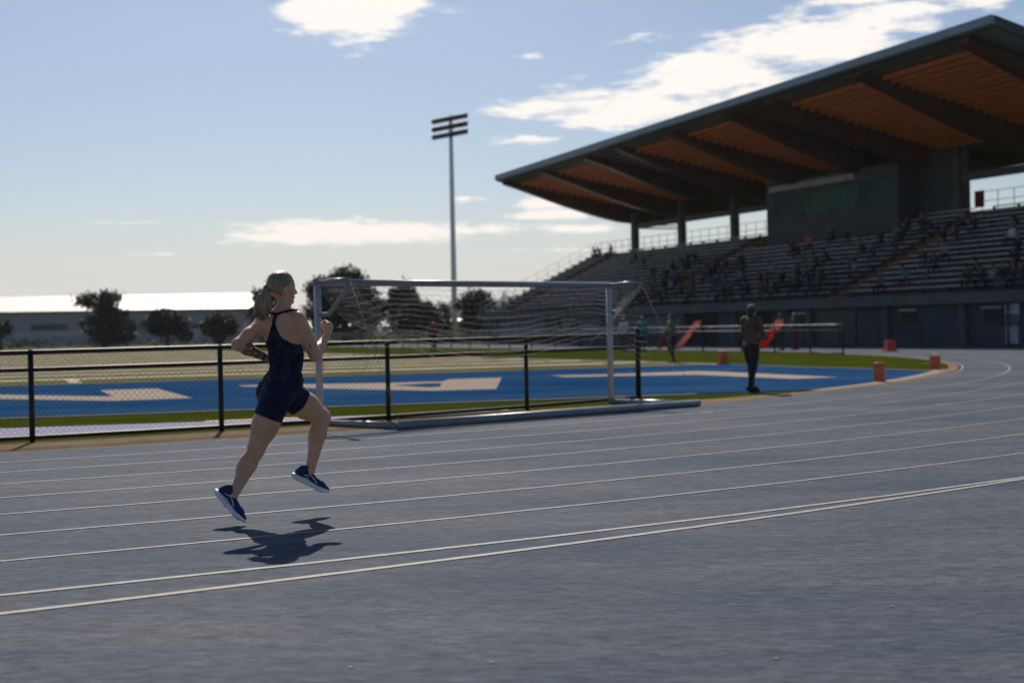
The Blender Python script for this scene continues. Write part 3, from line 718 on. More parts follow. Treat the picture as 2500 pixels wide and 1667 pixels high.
def npmesh(name, V, F, smooth=True):
    me = bpy.data.meshes.new(name); me.vertices.add(len(V)); me.vertices.foreach_set('co', V.astype(np.float32).ravel())
    me.loops.add(F.size); me.loops.foreach_set('vertex_index', F.astype(np.int32).ravel())
    k = F.shape[1]; me.polygons.add(len(F)); me.polygons.foreach_set('loop_start', np.arange(0, F.size, k, dtype=np.int32)); me.polygons.foreach_set('loop_total', np.full(len(F), k, np.int32))
    me.update(calc_edges=True); me.validate()
    if smooth: me.shade_smooth()
    return me
def vnormals(V, F):
    n = np.cross(V[F[:, 2]]-V[F[:, 0]], V[F[:, 3]]-V[F[:, 1]]); N = np.zeros_like(V)
    for i in range(4): np.add.at(N, F[:, i], n)
    return N/(np.linalg.norm(N, axis=1)[:, None]+1e-12)
def relax(V, F, it=2, lam=.5):
    E_ = np.concatenate([F[:, [0, 1]], F[:, [1, 2]], F[:, [2, 3]], F[:, [3, 0]]])
    for _ in range(it):
        A = np.zeros_like(V); c = np.zeros(len(V), V.dtype)
        np.add.at(A, E_[:, 0], V[E_[:, 1]]); np.add.at(c, E_[:, 0], 1); V = V+lam*(A/np.maximum(c, 1)[:, None]-V)
    return V
def labels(prims, V):
    best = np.full(len(V), 1e9); lab = np.zeros(len(V), object)
    for p in prims:
        d = pdist(p, V); m = d < best; best[m] = d[m]; lab[m] = p['lab']
    return lab
def garment(name, V, F, N, mask, off, m, parent, thick=.003, wrinkle=None):
    keep = mask[F].all(1); f = F[keep]; used = np.unique(f); rem = -np.ones(len(V), int); rem[used] = np.arange(len(used))
    d = np.full(len(used), off)
    if wrinkle is not None: d = d+wrinkle(V[used])
    o = link(name, npmesh(name, V[used]+N[used]*d[:, None], rem[f]), m, parent)
    s = o.modifiers.new('s', 'SOLIDIFY'); s.thickness = thick; s.offset = -1
    return o

def hand(P, w, d, pn, side, lab, s=1.0, curl=.8):
    """palm and five fingers; d points along the hand, pn out of the palm, side towards the thumb"""
    w = V3(*w); d = nrm(d); pn = nrm(pn-np.dot(pn, d)*d); sd = nrm(np.cross(d, pn)); 
    if np.dot(sd, side) < 0: sd = -sd
    P.append(cap(w, w+d*.05*s, .022*s, .034*s, lab, .010, pn, .55)); P.append(cap(w+d*.05*s, w+d*.075*s, .036*s, .036*s, lab, .008, pn, .42))
    for i, (o, l) in enumerate(((.028, .040), (.010, .046), (-.009, .042), (-.027, .033))):
        b = w+d*.082*s+sd*o*s; c1, c2, c3 = curl*.7, curl*1.6, curl*2.3
        p1 = b+(d*math.cos(c1)+pn*math.sin(c1))*l*s; p2 = p1+(d*math.cos(c2)+pn*math.sin(c2))*l*.62*s; p3 = p2+(d*math.cos(c3)+pn*math.sin(c3))*l*.5*s
        P += [cap(b-d*.02*s, b, .0095*s, .0092*s, lab, .004), cap(b, p1, .0092*s, .0082*s, lab, .003), cap(p1, p2, .0082*s, .0075*s, lab, .003), cap(p2, p3, .0075*s, .0066*s, lab, .003)]
    t0 = w+d*.028*s+sd*.022*s; t1 = t0+(d*.55+sd*.65+pn*.35)*.040*s; t2 = t1+(d*.85+sd*.05+pn*.5)*.034*s
    P += [cap(t0, t1, .0145*s, .0105*s, lab, .006), cap(t1, t2, .0105*s, .0085*s, lab, .003)]
def head(P, c, f, u, s=1.0, ears=True):
    c = V3(*c); f = nrm(f); u = nrm(np.array(u)-np.dot(u, f)*f); l = np.cross(u, f)
    X = lambda a, b, d: c+(f*a+l*b+u*d)*s
    P.append(ell(c, f, l, u, (.094*s, .074*s, .092*s), 'head', .01))
    P.append(ell(X(.034, 0, -.045), f, l, u, (.060*s, .058*s, .070*s), 'face', .02))
    for b in (1, -1):
        P.append(cap(X(-.005, .048*b, -.062), X(.066, .013*b, -.108), .020*s, .016*s, 'face', .016))
        P.append(ell(X(.062, .036*b, -.045), f, l, u, (.022*s, .020*s, .018*s), 'face', .012))
        P.append(cap(X(.080, .012*b, -.001), X(.070, .045*b, -.002), .009*s, .008*s, 'face', .010))
        if ears: P.append(ell(X(-.002, .075*b, -.030), nrm(f*.9-l*.35*b), l, nrm(u+f*-.15), (.018*s, .009*s, .031*s), 'ear', .005)); P.append(ell(X(.006, .072*b, -.046), f, l, u, (.011*s, .008*s, .014*s), 'ear', .004))
    P.append(ell(X(.073, 0, -.108), f, l, u, (.020*s, .022*s, .016*s), 'face', .012))
    P.append(cap(X(.088, 0, -.012), X(.110, 0, -.046), .0075*s, .0105*s, 'face', .008))
    P.append(ell(X(.098, 0, -.052), f, l, u, (.012*s, .017*s, .009*s), 'face', .005))
    P.append(ell(X(.089, 0, -.074), f, l, u, (.011*s, .022*s, .006*s), 'face', .004)); P.append(ell(X(.086, 0, -.086), f, l, u, (.011*s, .019*s, .007*s), 'face', .004))
    return X
def limb(P, a, b, c, r, lab, bulge=None, k=.02):
    """two bones with a joint; r = radii at the start, above joint, joint, below joint, end"""
    a, b, c = V3(*a), V3(*b), V3(*c)
    P += [cap(a, a+(b-a)*.55, r[0], r[1]*1.05, lab+'_upper', k), cap(a+(b-a)*.55, b, r[1]*1.05, r[2], lab+'_upper', k)]
    P += [cap(b, b+(c-b)*.32, r[2], r[3], lab+'_lower', k), cap(b+(c-b)*.32, c, r[3], r[4], lab+'_lower', k)]

M_skin = mat('skin', (.50, .265, .155), .42, .06, 9, col2=(.60, .33, .20), bump=.05, bscale=120, spec=.4)
_b = M_skin.node_tree.nodes['Principled BSDF']; _b.inputs['Subsurface Weight'].default_value = .12; _b.inputs['Subsurface Scale'].default_value = .01; _b.inputs['Subsurface Radius'].default_value = (1, .35, .2)
M_ink = mat('tattooed_skin', (.045, .035, .035), .55, .3, 42, col2=(.30, .17, .125))
M_top = mat('camouflage_top_fabric', (.005, .008, .018), .85, .3, 15, col2=(.024, .034, .052), detail=2, spec=.15)
M_short = mat('navy_shorts_fabric', (.005, .009, .032), .7, .15, 5, bump=.15, bscale=25, spec=.25)
M_hair = mat('ash_blonde_hair', (.12, .074, .040), .36, .3, 60, stretch=(1, 1, .07), col2=(.36, .245, .14), bump=.6, bscale=90)
M_sole = mat('white_foam_sole', (.62, .66, .72), .55, .08, 12)
M_upper = mat('blue_knit_upper', (.006, .016, .075), .75, .35, 26)
M_sock = mat('white_sock', (.5, .5, .52), .9)

def shoe(heel, toe, ankle, parent, s=1.0):
    heel, toe, ankle = V3(*heel), V3(*toe), V3(*ankle); d = nrm(toe-heel); u = nrm((ankle-heel)-np.dot(ankle-heel, d)*d); L = float(np.linalg.norm(toe-heel)); l = np.cross(u, d)
    X = lambda a, b, c: heel+d*(a*L)+l*b+u*c
    P = [cap(X(.10, 0, .018), X(.35, 0, .018), .040, .039, 's', .01, u, .58), cap(X(.35, 0, .018), X(.75, -.002, .014), .039, .047, 's', .01, u, .46), cap(X(.75, 0, .014), X(.94, .0, .024), .047, .030, 's', .01, u, .48)]
    P += [cap(X(.02, 0, .022), X(.12, 0, .02), .024, .034, 's', .01, u, .6)]
    V, F = field_mesh(P, .005); V = relax(V, F, 1)
    root = link('running_shoe', npmesh('running_shoe', *field_mesh([cap(X(.11, 0, .058), X(.40, 0, .060), .028, .030, 'u', .015), cap(X(.40, 0, .058), X(.72, 0, .044), .030, .036, 'u', .02, u, .75), cap(X(.72, 0, .044), X(.93, 0, .036), .036, .021, 'u', .015, u, .7),
                 cap(X(.12, 0, .050), X(.17, 0, .085), .034, .034, 'u', .015), cap(X(.17, 0, .085), X(.30, 0, .082), .032, .030, 'u', .015)], .005)), M_upper, parent)
    link('sole', npmesh('sole', V, F), M_sole, root)
    mb = MB()
    for i in range(4):
        q = .40+.075*i; mb.tube([X(q, -.030, .066-.008*i), X(q+.01, 0, .088-.009*i), X(q, .030, .066-.008*i)], .0035, 5)
    mb.build('lace', M_sock, root, True)
    for sg in (1, -1): MB().tube([X(.22, .031*sg, .052), X(.38, .032*sg, .070), X(.55, .035*sg, .050), X(.62, .036*sg, .040)], .003, 5).build('side_stripe', M_sole, root, True)
    V, F = field_mesh([cap(X(.19, 0, .085), ankle, .033, .031, 'k', .01)], .006)
    link('sock', npmesh('sock', V, F), M_sock, root)
    return root

def build_runner():
    P = []
    up = V3(0, 0, 1); cf = nrm((.34, .94, .10)); cr_ = nrm((.94, -.34, .04)); pf = nrm((.78, .62, 0)); pl = nrm((-.62, .78, 0))
    pel = V3(-1.532, 9.09, .885)
    # trunk
    P.append(ell((-1.532, 9.135, 1.235), cr_, cf, up, (.138, .096, .150), 'torso', .03))
    P.append(ell((-1.512, 9.118, 1.10), cr_, cf, up, (.116, .088, .13), 'torso', .04))
    P.append(cap((-1.508, 9.11, 1.08), (-1.515, 9.10, .97), .098, .104, 'torso', .04, cf, .86))
    P.append(ell(pel+up*.01, pl, pf, up, (.146, .118, .112), 'hips', .04))
    for b in (1, -1):
        P.append(ell(pel-pf*.062+pl*.066*b-up*.045, pl, pf, up, (.084, .086, .102), 'hips', .03))
        P.append(ell(V3(-1.532, 9.135, 1.20)+cf*.085+cr_*.062*b, cr_, cf, up, (.055, .045, .055), 'torso', .02))
        P.append(ell(V3(-1.545, 9.115, 1.30)-cf*.055+cr_*.07*b, cr_, cf, up, (.060, .030, .075), 'torso', .03))
    P.append(cap((-1.655, 9.17, 1.325), (-1.43, 9.10, 1.338), .052, .050, 'torso', .03))
    ns = V3(-1.538, 9.135, 1.375)
    P += [cap(ns-up*.03, (-1.515, 9.158, 1.465), .052, .047, 'neck', .02), cap(ns+up*.01-cf*.01, (-1.655, 9.155, 1.325), .036, .036, 'torso', .03), cap(ns+up*.01-cf*.01, (-1.425, 9.09, 1.335), .036, .036, 'torso', .03)]
    hf = nrm((.83, .56, -.03)); hc = (-1.540, 9.160, 1.558); X = head(P, hc, hf, (0.03, 0, 1))
    # arms
    rs, re, rw = (-1.415, 9.085, 1.318), (-1.320, 9.15, 1.085), (-1.268, 9.335, 1.212)
    limb(P, rs, re, rw, (.052, .047, .039, .040, .0255), 'rarm'); P.append(ell(V3(*rs)+V3(.006, -.01, -.02), cr_, cf, up, (.046, .050, .062), 'rarm_upper', .02))
    P.append(ell((-1.375, 9.12, 1.215), cf, cr_, nrm(V3(*re)-V3(*rs)), (.042, .036, .085), 'rarm_upper', .015))
    hand(P, rw, (.22, .42, .80), np.array((-.75, .55, -.1)), np.array((.1, .2, 1.)), 'rhand', .98, 1.0)
    ls, le, lw = (-1.672, 9.175, 1.302), (-1.812, 9.02, 1.168), (-1.645, 9.185, 1.070)
    limb(P, ls, le, lw, (.052, .046, .039, .040, .025), 'larm'); P.append(ell(V3(*ls)+V3(-.008, 0, -.006), cr_, cf, up, (.048, .050, .055), 'larm_upper', .02))
    hand(P, lw, (.45, .85, -.25), np.array((.75, -.4, .3)), np.array((0, .3, 1.)), 'lhand', .96, 1.0)
    # legs: right leg trailing on its toe, left knee driving forward
    rh, rk, ra = V3(-1.560, 9.035, .835), V3(-1.712, 9.03, .468), V3(-1.838, 8.86, .180)
    lh, lk, la = V3(-1.518, 9.165, .835), V3(-1.310, 9.335, .658), V3(-1.388, 9.250, .297)
    for (a, b, c, nm) in ((rh, rk, ra, 'rleg'), (lh, lk, la, 'lleg')):
        limb(P, a, b, c, (.099, .083, .056, .054, .031), nm, k=.025)
        ax = nrm(b-a); ax2 = nrm(c-b); bend = nrm(nrm(b-a)*-1+nrm(c-b)*-1+V3(1e-4, 0, 0)); back = -nrm(np.cross(np.cross(ax, ax2)+V3(0, 1e-4, 0), ax2)) ; 
        hb = nrm(np.cross(ax2, nrm(pl))) ; hb = hb if np.dot(hb, pf) < 0 else -hb
        P.append(ell(b+(c-b)*.30+hb*.020, nrm(pl), hb, ax2, (.049, .048, .105), nm+'_lower', .02))
        ft = nrm(np.cross(pl, ax)); ft = ft if np.dot(ft, pf)+ft[2] > 0 else -ft
        P.append(ell(a+(b-a)*.45+ft*.020, pl, ft, ax, (.070, .064, .15), nm+'_upper', .02)); P.append(ell(a+(b-a)*.40-ft*.028, pl, ft, ax, (.064, .055, .14), nm+'_upper', .02))
        P.append(ell(b+ft*.018, pl, ft, ax, (.036, .030, .040), nm+'_lower', .015))
    P.append(cap(ra, V3(-1.870, 8.86, .145), .030, .030, 'rfoot', .015)); P.append(cap(V3(-1.86, 8.86, .14), V3(-1.79, 8.825, .055), .028, .022, 'rfoot', .015))
    P.append(cap(la, V3(-1.415, 9.245, .245), .030, .030, 'lfoot', .015)); P.append(cap(V3(-1.41, 9.25, .24), V3(-1.33, 9.27, .19), .028, .022, 'lfoot', .015))
    V, F = field_mesh(P, .0055); V = relax(V, F, 1, .4); N = vnormals(V, F); lab = labels(P, V)
    body = link('person', npmesh('runner_body', V, F), [M_skin, M_ink])
    tag(body, 'woman with a blonde ponytail running in a navy tank top and short navy shorts', 'person')
    # tattoos: left forearm sleeve, small marks on the right upper arm and the neck
    c = V[F].mean(1); fl = lab[F[:, 0]]; le_, lw_ = V3(*le), V3(*lw)
    tf = ((c-le_)@(lw_-le_))/float((lw_-le_)@(lw_-le_)); wav = np.sin(c[:, 0]*95+c[:, 2]*60)*np.sin(c[:, 2]*110-c[:, 1]*70)
    ink = (fl == 'larm_lower') & (tf > .12) & (tf < .88) & (wav > -.45)
    ink |= (np.linalg.norm((c-V3(-1.345, 9.095, 1.155))*V3(2.2, 1, .8), axis=1) < .020) & (fl == 'rarm_upper')
    ink |= (np.linalg.norm((c-V3(-1.495, 9.06, 1.37))*V3(2.5, 1, .6), axis=1) < .024)
    mi = np.zeros(len(F), np.int32); mi[ink] = 1; body.data.polygons.foreach_set('material_index', mi[:len(body.data.polygons)])
    # tank top: racer back with thin straps
    q = V-V3(-1.535, 9.125, 0); q[:, 2] = 0; lat = q@cr_; fr = q@cf; z = V[:, 2]
    tor = np.isin(lab, ['torso', 'hips', 'neck'])
    body_z = z - .04*lat
    dx = np.abs(lat+.010)
    edge = 1.175+.16*np.exp(-(dx/.042)**1.3)-.02*np.clip((dx-.09)/.04, 0, 1)          # racer back: the hem sweeps up to a narrow spine strap
    low = (body_z < edge) & ((fr < .03) | (z < 1.20))
    yoke = (dx < .014) & (z > 1.15) & (z < 1.362) & (fr < 0)
    band = (np.abs(z-(1.362+.28*np.abs(lat+.010)))<.011) & (fr < .04)
    front = (fr > .03) & (z < 1.26) & (np.abs(lat) < .085)
    topm = ((tor & (z > .905) & (low | yoke | front)) | (band & np.isin(lab, ['torso', 'neck'])))
    wr = lambda X: .0022*np.sin(X[:, 2]*75+X[:, 0]*35)*np.clip((1.12-X[:, 2])/.15, 0, 1)+.006*np.clip((1.02-X[:, 2])/.1, 0, 1)
    garment('tank_top', V, F, N, topm, .0045, M_top, body, .004, wr)
    ur = (V-rh)@nrm(rk-rh); ul = (V-lh)@nrm(lk-lh)
    shm = (np.isin(lab, ['torso', 'hips']) & (z < .985)) | ((lab == 'rleg_upper') & (ur < .165)) | ((lab == 'lleg_upper') & (ul < .115))
    shm &= ~((z > .985))
    garment('running_shorts', V, F, N, shm, .006, M_short, body, .004, lambda X: .0022*np.sin(X[:, 0]*60+X[:, 2]*40))
    # hair
    hfn = nrm(hf); u = nrm(V3(.03, 0, 1)-np.dot((.03, 0, 1), hfn)*hfn); l = np.cross(u, hfn); c0 = V3(*hc)
    def carve(Xg):
        q = Xg-c0; a = q@hfn; b = q@u; s_ = np.abs(q@l)
        return np.maximum(np.minimum(np.maximum(a*.80-b*.50-.022, a-.072), 9), np.maximum(-b*.9-.078-a*.55, a*.9 - b*1.2 - .066)) 
    H = [ell(c0-hfn*.004, hfn, l, u, (.100, .081, .099), 'h', .01), ell(c0-hfn*.055-u*.035, hfn, l, u, (.050, .058, .06), 'h', .02)]
    Vh, Fh = field_mesh(H, .005, carve)
    hs = link('hair', npmesh('hair', Vh, Fh), M_hair, body)
    tie = c0-hfn*.108-u*.022
    FLY = MB()
    H = [cap(c0-hfn*.085-u*.012, tie, .034, .020, 'h', .012)]
    rr = random.Random(3)
    for i in range(26):
        f_ = i/25; e = V3(-1.708+.118*f_+rr.uniform(-.008, .008), 9.02+rr.uniform(-.01, .025), 1.352-.034*math.sin(math.pi*f_)+.02*f_**2+rr.uniform(-.015, .012))
        m = tie+(e-tie)*.42+V3(-.006+.012*f_, rr.uniform(-.022, -.004), .022)
        H += [cap(tie, m, .010, .012, 'h', .010), cap(m, m+(e-m)*.6, .012, .008, 'h', .010), cap(m+(e-m)*.6, e, .008, .0028, 'h', .008)]
    Vh, Fh = field_mesh(H, .005); link('ponytail', npmesh('ponytail', Vh, Fh), M_hair, hs)
    for i in range(46):
        f_ = rr.random(); e = V3(-1.735+.155*f_+rr.uniform(-.02, .02), 9.02+rr.uniform(-.03, .03), 1.335+rr.uniform(-.02, .05)); m = tie+(e-tie)*rr.uniform(.35, .6)+V3(rr.uniform(-.02, .01), rr.uniform(-.03, 0), rr.uniform(.0, .04))
        MBF = MB().tube([tie, m, e], [.0016, .0014, .0005], 3, cap=False); FLY.V += [v for v in MBF.V]; FLY.F += [tuple(k+len(FLY.V)-len(MBF.V) for k in f) for f in MBF.F]
    for i in range(40):
        a_ = rr.uniform(0, 6.28); d_ = nrm(hfn*math.cos(a_)*.9-hfn*.25+l*math.sin(a_)+u*rr.uniform(.1, 1.1)); p0 = c0+d_*V3(.092, .092, .096); MBF = MB().tube([p0, p0+d_*.012-hfn*.008, p0+d_*.013-hfn*.028-u*.01], [.0010, .0009, .0004], 3, cap=False)
        FLY.V += [v for v in MBF.V]; FLY.F += [tuple(k+len(FLY.V)-len(MBF.V) for k in f) for f in MBF.F]
    FLY.build('loose_strands', M_hair, hs)['kind'] = 'stuff'
    mb = MB().tube([tie+hfn*.008, tie-hfn*.010-u*.006], .023, 10); mb.build('hair_tie', M_black, hs, True)
    for b in (1, -1):
        e = X(.076, .031*b, -.022); Ve, Fe = field_mesh([ell(e, hfn, l, u, (.013, .013, .011), 'e', .001)], .003); ob = link('eye', npmesh('eye', Ve, Fe), mat('eye_white', (.5, .48, .46), .3), body)
        e = X(.087, .031*b, -.022); Ve, Fe = field_mesh([ell(e, hfn, l, u, (.003, .006, .006), 'e', .001)], .002); link('iris', npmesh('iris', Ve, Fe), mat('iris_brown', (.04, .025, .015), .3), ob)
    shoe((-1.957, 8.885, .205), (-1.768, 8.805, .014), ra, body)
    shoe((-1.503, 9.215, .262), (-1.284, 9.290, .134), la, body)
    return body
runner = build_runner()

# ------------------------------------------------------------------ other people
def stand_joints(h, stride=.0, arm=(0, 0), lean=0, knee=0):
    """facing +X, feet on z = 0; arm = forward swing of the left and right forearm, 'hip' bends"""
    s = h/1.70; J = {}
    J['pel'] = (0, 0, .93*s-.5*abs(stride)**2*.3); J['ch'] = (.02+lean, 0, 1.26*s); J['nk'] = (.02+lean*1.3, 0, 1.45*s); J['hd'] = (.045+lean*1.5, 0, 1.60*s)
    for b, sg in (('l', 1), ('r', -1)):
        J[b+'h'] = (0, .085*sg, .90*s); x = stride*sg
        J[b+'k'] = (x*.55+.03, .095*sg, .50*s); J[b+'a'] = (x-.02, .095*sg, .09*s+(.05 if x < -.05 else 0))
        J[b+'s'] = (.01+lean, .175*sg, 1.41*s); a = arm[0] if sg > 0 else arm[1]
        J[b+'e'] = (-.03+.16*a+lean, .235*sg, 1.12*s); J[b+'w'] = (.06+.32*abs(a)+lean, .20*sg-.06*sg*abs(a), 1.12*s-.24*s*(1-min(1, abs(a)))+.05*abs(a))
    return J, s
def sit_joints(h, fold=.3, lean=.08):
    s = h/1.70; J = {}
    J['pel'] = (0, 0, .10); J['ch'] = (.04+lean, 0, .42*s); J['nk'] = (.08+lean*1.5, 0, .60*s); J['hd'] = (.12+lean*1.6, 0, .76*s)
    for b, sg in (('l', 1), ('r', -1)):
        J[b+'h'] = (0, .09*sg, .09); J[b+'k'] = (.42*s, .13*sg, .11); J[b+'a'] = (.40*s, .12*sg, -.30)
        J[b+'s'] = (.04+lean, .18*sg, .57*s); J[b+'e'] = (.12+lean, .24*sg, .32*s); J[b+'w'] = (.34, .08*sg+fold*.1*sg, .25)
    return J, s
def figure_prims(J, s, full=True):
    P = []; f = V3(1, 0, 0); l = V3(0, 1, 0); u = V3(0, 0, 1); g = lambda k: V3(*J[k])
    P += [ell(g('pel'), f, l, u, (.115*s, .155*s, .12*s), 'hips', .04), cap(g('pel')+u*.05*s, g('ch'), .115*s, .13*s, 'torso', .04, f, .82), ell(g('ch')+u*.04*s, f, l, u, (.105*s, .155*s, .16*s), 'torso', .04)]
    P += [cap(g('ls')-l*.03, g('rs')+l*.03, .06*s, .06*s, 'torso', .03), cap(g('nk')-u*.05*s, g('hd')-u*.08*s, .052*s, .05*s, 'neck', .02)]
    for b, sg in (('l', 1), ('r', -1)):
        limb(P, g(b+'h'), g(b+'k'), g(b+'a'), tuple(x*s for x in (.088, .075, .056, .054, .036)), b+'leg'); limb(P, g(b+'s'), g(b+'e'), g(b+'w'), tuple(x*s for x in (.056, .046, .040, .040, .028)), b+'arm')
        a = g(b+'a'); P.append(cap(a+V3(-.05, 0, -.055)*s, a+V3(.15, 0, -.065)*s, .036*s, .030*s, b+'foot', .015))
        if full: hand(P, g(b+'w'), nrm(g(b+'w')-g(b+'e')), np.array((0., -sg*1., 0.01)), np.array((1., 0, .3)), b+'hand', s, .6)
        else: P.append(cap(g(b+'w'), g(b+'w')+nrm(g(b+'w')-g(b+'e'))*.10, .034, .030, b+'hand', .01))
    head(P, g('hd'), (1, 0, -.05), (0, 0, 1), s, full)
    return P
PAL = {}
def cl(name, c, r=.85): return mat(name+'_cloth', c, r, .15, 6)
CL = dict(black=cl('black', (.012, .012, .014)), navy=cl('navy', (.008, .012, .03)), olive=cl('olive', (.085, .055, .032)), white=cl('white', (.50, .50, .54)), grey=cl('grey', (.09, .09, .10)),
          teal=cl('teal', (.01, .22, .20)), orange=cl('orange', (.75, .14, .03)), red=cl('red', (.25, .03, .03)), green=cl('green', (.012, .05, .03)), blue=cl('blue', (.015, .03, .09)),
          brown=cl('brown', (.05, .03, .02)), lav=cl('lavender', (.22, .20, .28)), charcoal=cl('charcoal', (.03, .03, .035)))
M_skin2 = mat('shaded_skin', (.25, .14, .10), .6, .1, 5); M_hairs = [mat('dark_hair', (.02, .014, .01), .5), mat('brown_hair', (.06, .035, .02), .5), mat('fair_hair', (.22, .15, .08), .5)]
def person_parts(x, y, yaw, J, s, top, bottom, hair, label, group=None, hat=None, shoes='black', res=.011, sleeves=True, coat=.02, legs_bare=0):
    P = figure_prims(J, s); V, F = field_mesh(P, res); V = relax(V, F, 1, .4); N = vnormals(V, F); lab = labels(P, V)
    body = link('person', npmesh('standing_body', V, F), M_skin2); body.location = (x, y, 0); body.rotation_euler = (0, 0, yaw)
    tag(body, label, 'person', group)
    z = V[:, 2]; pz = J['pel'][2]
    tm = np.isin(lab, ['torso', 'larm_upper', 'rarm_upper']+(['larm_lower', 'rarm_lower'] if sleeves else [])) | ((lab == 'hips') & (z > pz-.10)) | ((lab == 'neck') & (z < J['nk'][2]))
    garment('jacket', V, F, N, tm, coat, CL[top], body, .006, lambda X: .006*np.sin(X[:, 2]*45+X[:, 1]*30))
    bm_ = np.isin(lab, ['hips', 'lleg_upper', 'rleg_upper', 'lleg_lower', 'rleg_lower']) & (z < pz+.02)
    if legs_bare: bm_ &= z > legs_bare
    garment('trousers', V, F, N, bm_, .012, CL[bottom], body, .006, lambda X: .004*np.sin(X[:, 2]*50))
    for b in 'lr':
        a = V3(*J[b+'a']); Vs, Fs = field_mesh([cap(a+V3(-.06, 0, -.05)*s, a+V3(.17, 0, -.06)*s, .045*s, .040*s, 's', .01), cap(a+V3(-.03, 0, -.05)*s, a+V3(-.01, 0, .0)*s, .045*s, .042*s, 's', .01)], .012)
        link('shoe', npmesh('shoe', Vs, Fs), CL[shoes], body)
    c0 = V3(*J['hd']); f = nrm((1, 0, -.05)); u = V3(0, 0, 1)
    Vh, Fh = field_mesh([ell(c0-f*.008, f, (0, 1, 0), u, (.104*s, .086*s, .104*s), 'h', .01), ell(c0-f*.06-u*.05, f, (0, 1, 0), u, (.05*s, .07*s, .10*s), 'h', .02)], .010, lambda Xg: np.maximum(((Xg-c0)@f)*.8-((Xg-c0)@u)*.5-.03, -((Xg-c0)@u)-.14))
    link('hair', npmesh('hair', Vh, Fh), M_hairs[hair], body)
    if hat:
        Vh, Fh = field_mesh([ell(c0+u*.02-f*.005, f, (0, 1, 0), u, (.112*s, .094*s, .098*s), 'h', .01), cap(c0+u*.045+f*.07, c0+u*.035+f*.155, .075, .055, 'h', .01, u, .14)], .010, lambda Xg: -((Xg-c0)@u)+.025)
        link('cap', npmesh('cap', Vh, Fh), CL[hat], body)
    return body
J, s = stand_joints(1.58, .13, (.75, .55)); person_parts(4.33, 24.75, R(38), J, s, 'olive', 'black', 0, 'person in an olive top and black trousers walking on the blue turf edge', hat='grey', shoes='navy', coat=.012)
J, s = stand_joints(1.62, .05, (.9, .5)); person_parts(5.39, 45.87, R(200), J, s, 'grey', 'black', 0, 'distant person in grey top and dark trousers between the two leaning flags', hat='black', res=.016)
J, s = stand_joints(1.72, .0, (.4, .2)); person_parts(12.35, 62.5, R(170), J, s, 'brown', 'black', 0, 'dark figure in a wide dark cap beside the bright red flag', hat='black', res=.018)
J, s = stand_joints(1.66, .0, (.6, .3)); person_parts(5.75, 70.0, R(120), J, s, 'white', 'black', 1, 'person in a white shirt seen through the right side of the goal net', res=.018)
J, s = stand_joints(1.70, .0, (.3, .8)); person_parts(6.55, 68.5, R(60), J, s, 'teal', 'charcoal', 0, 'person in a teal top standing behind the end post of the fence', res=.018)
J, s = stand_joints(1.68, .0, (.3, .3)); person_parts(13.2, 63.6, R(200), J, s, 'charcoal', 'red', 0, 'person in charcoal top and dark red trousers by the end of the far fence', res=.018)
J, s = stand_joints(1.75, .0, (.2, .5)); person_parts(-4.7, 82.0, R(90), J, s, 'red', 'brown', 1, 'distant figure in dark red on the far straight seen under the goal net', res=.02)

# seated spectators -----------------------------------------------
def simple_figure(J, s, name, res=.026):
    P = figure_prims(J, s, False); c0 = V3(*J['hd']); P.append(ell(c0-V3(.02, 0, -.02), (1, 0, 0), (0, 1, 0), (0, 0, 1), (.10*s, .088*s, .10*s), 'hair', .01))
    V, F = field_mesh(P, res); lab = labels(P, V); me = npmesh(name, V, F)
    for i in range(4): me.materials.append(None)
    fl = lab[F[:, 0]]; mi = np.zeros(len(F), np.int32)
    mi[np.isin(fl, ['torso', 'larm_upper', 'rarm_upper', 'larm_lower', 'rarm_lower'])] = 1
    mi[np.isin(fl, ['hips', 'lleg_upper', 'rleg_upper', 'lleg_lower', 'rleg_lower', 'lfoot', 'rfoot'])] = 2; mi[fl == 'hair'] = 3
    me.polygons.foreach_set('material_index', mi[:len(me.polygons)]); return me
SIT = [simple_figure(*sit_joints(1.72), 'seated_body_upright'), simple_figure(*sit_joints(1.62, .8, .16), 'seated_body_leaning'), simple_figure(*sit_joints(1.80, 0, -.02), 'seated_body_back')]
YAW_SEAT = math.atan2(-.4305, -.9026)
def spectator(s_, row, top, bottom, label, group='spectators sitting on the grandstand benches'):
    z = Z0+row*ZD+.455; o = link('person', random.choice(SIT)); o.location = st(s_, T0+row*TD+.44, z); o.rotation_euler = (0, 0, YAW_SEAT+random.uniform(-.35, .35))
    for i, m in enumerate((M_skin2, CL[top], CL[bottom], random.choice(M_hairs))):
        o.material_slots[i].link = 'OBJECT'; o.material_slots[i].material = m
    return tag(o, label, 'person', group)
GEN = 'spectator in dark clothes seated on the shaded benches of the grandstand'
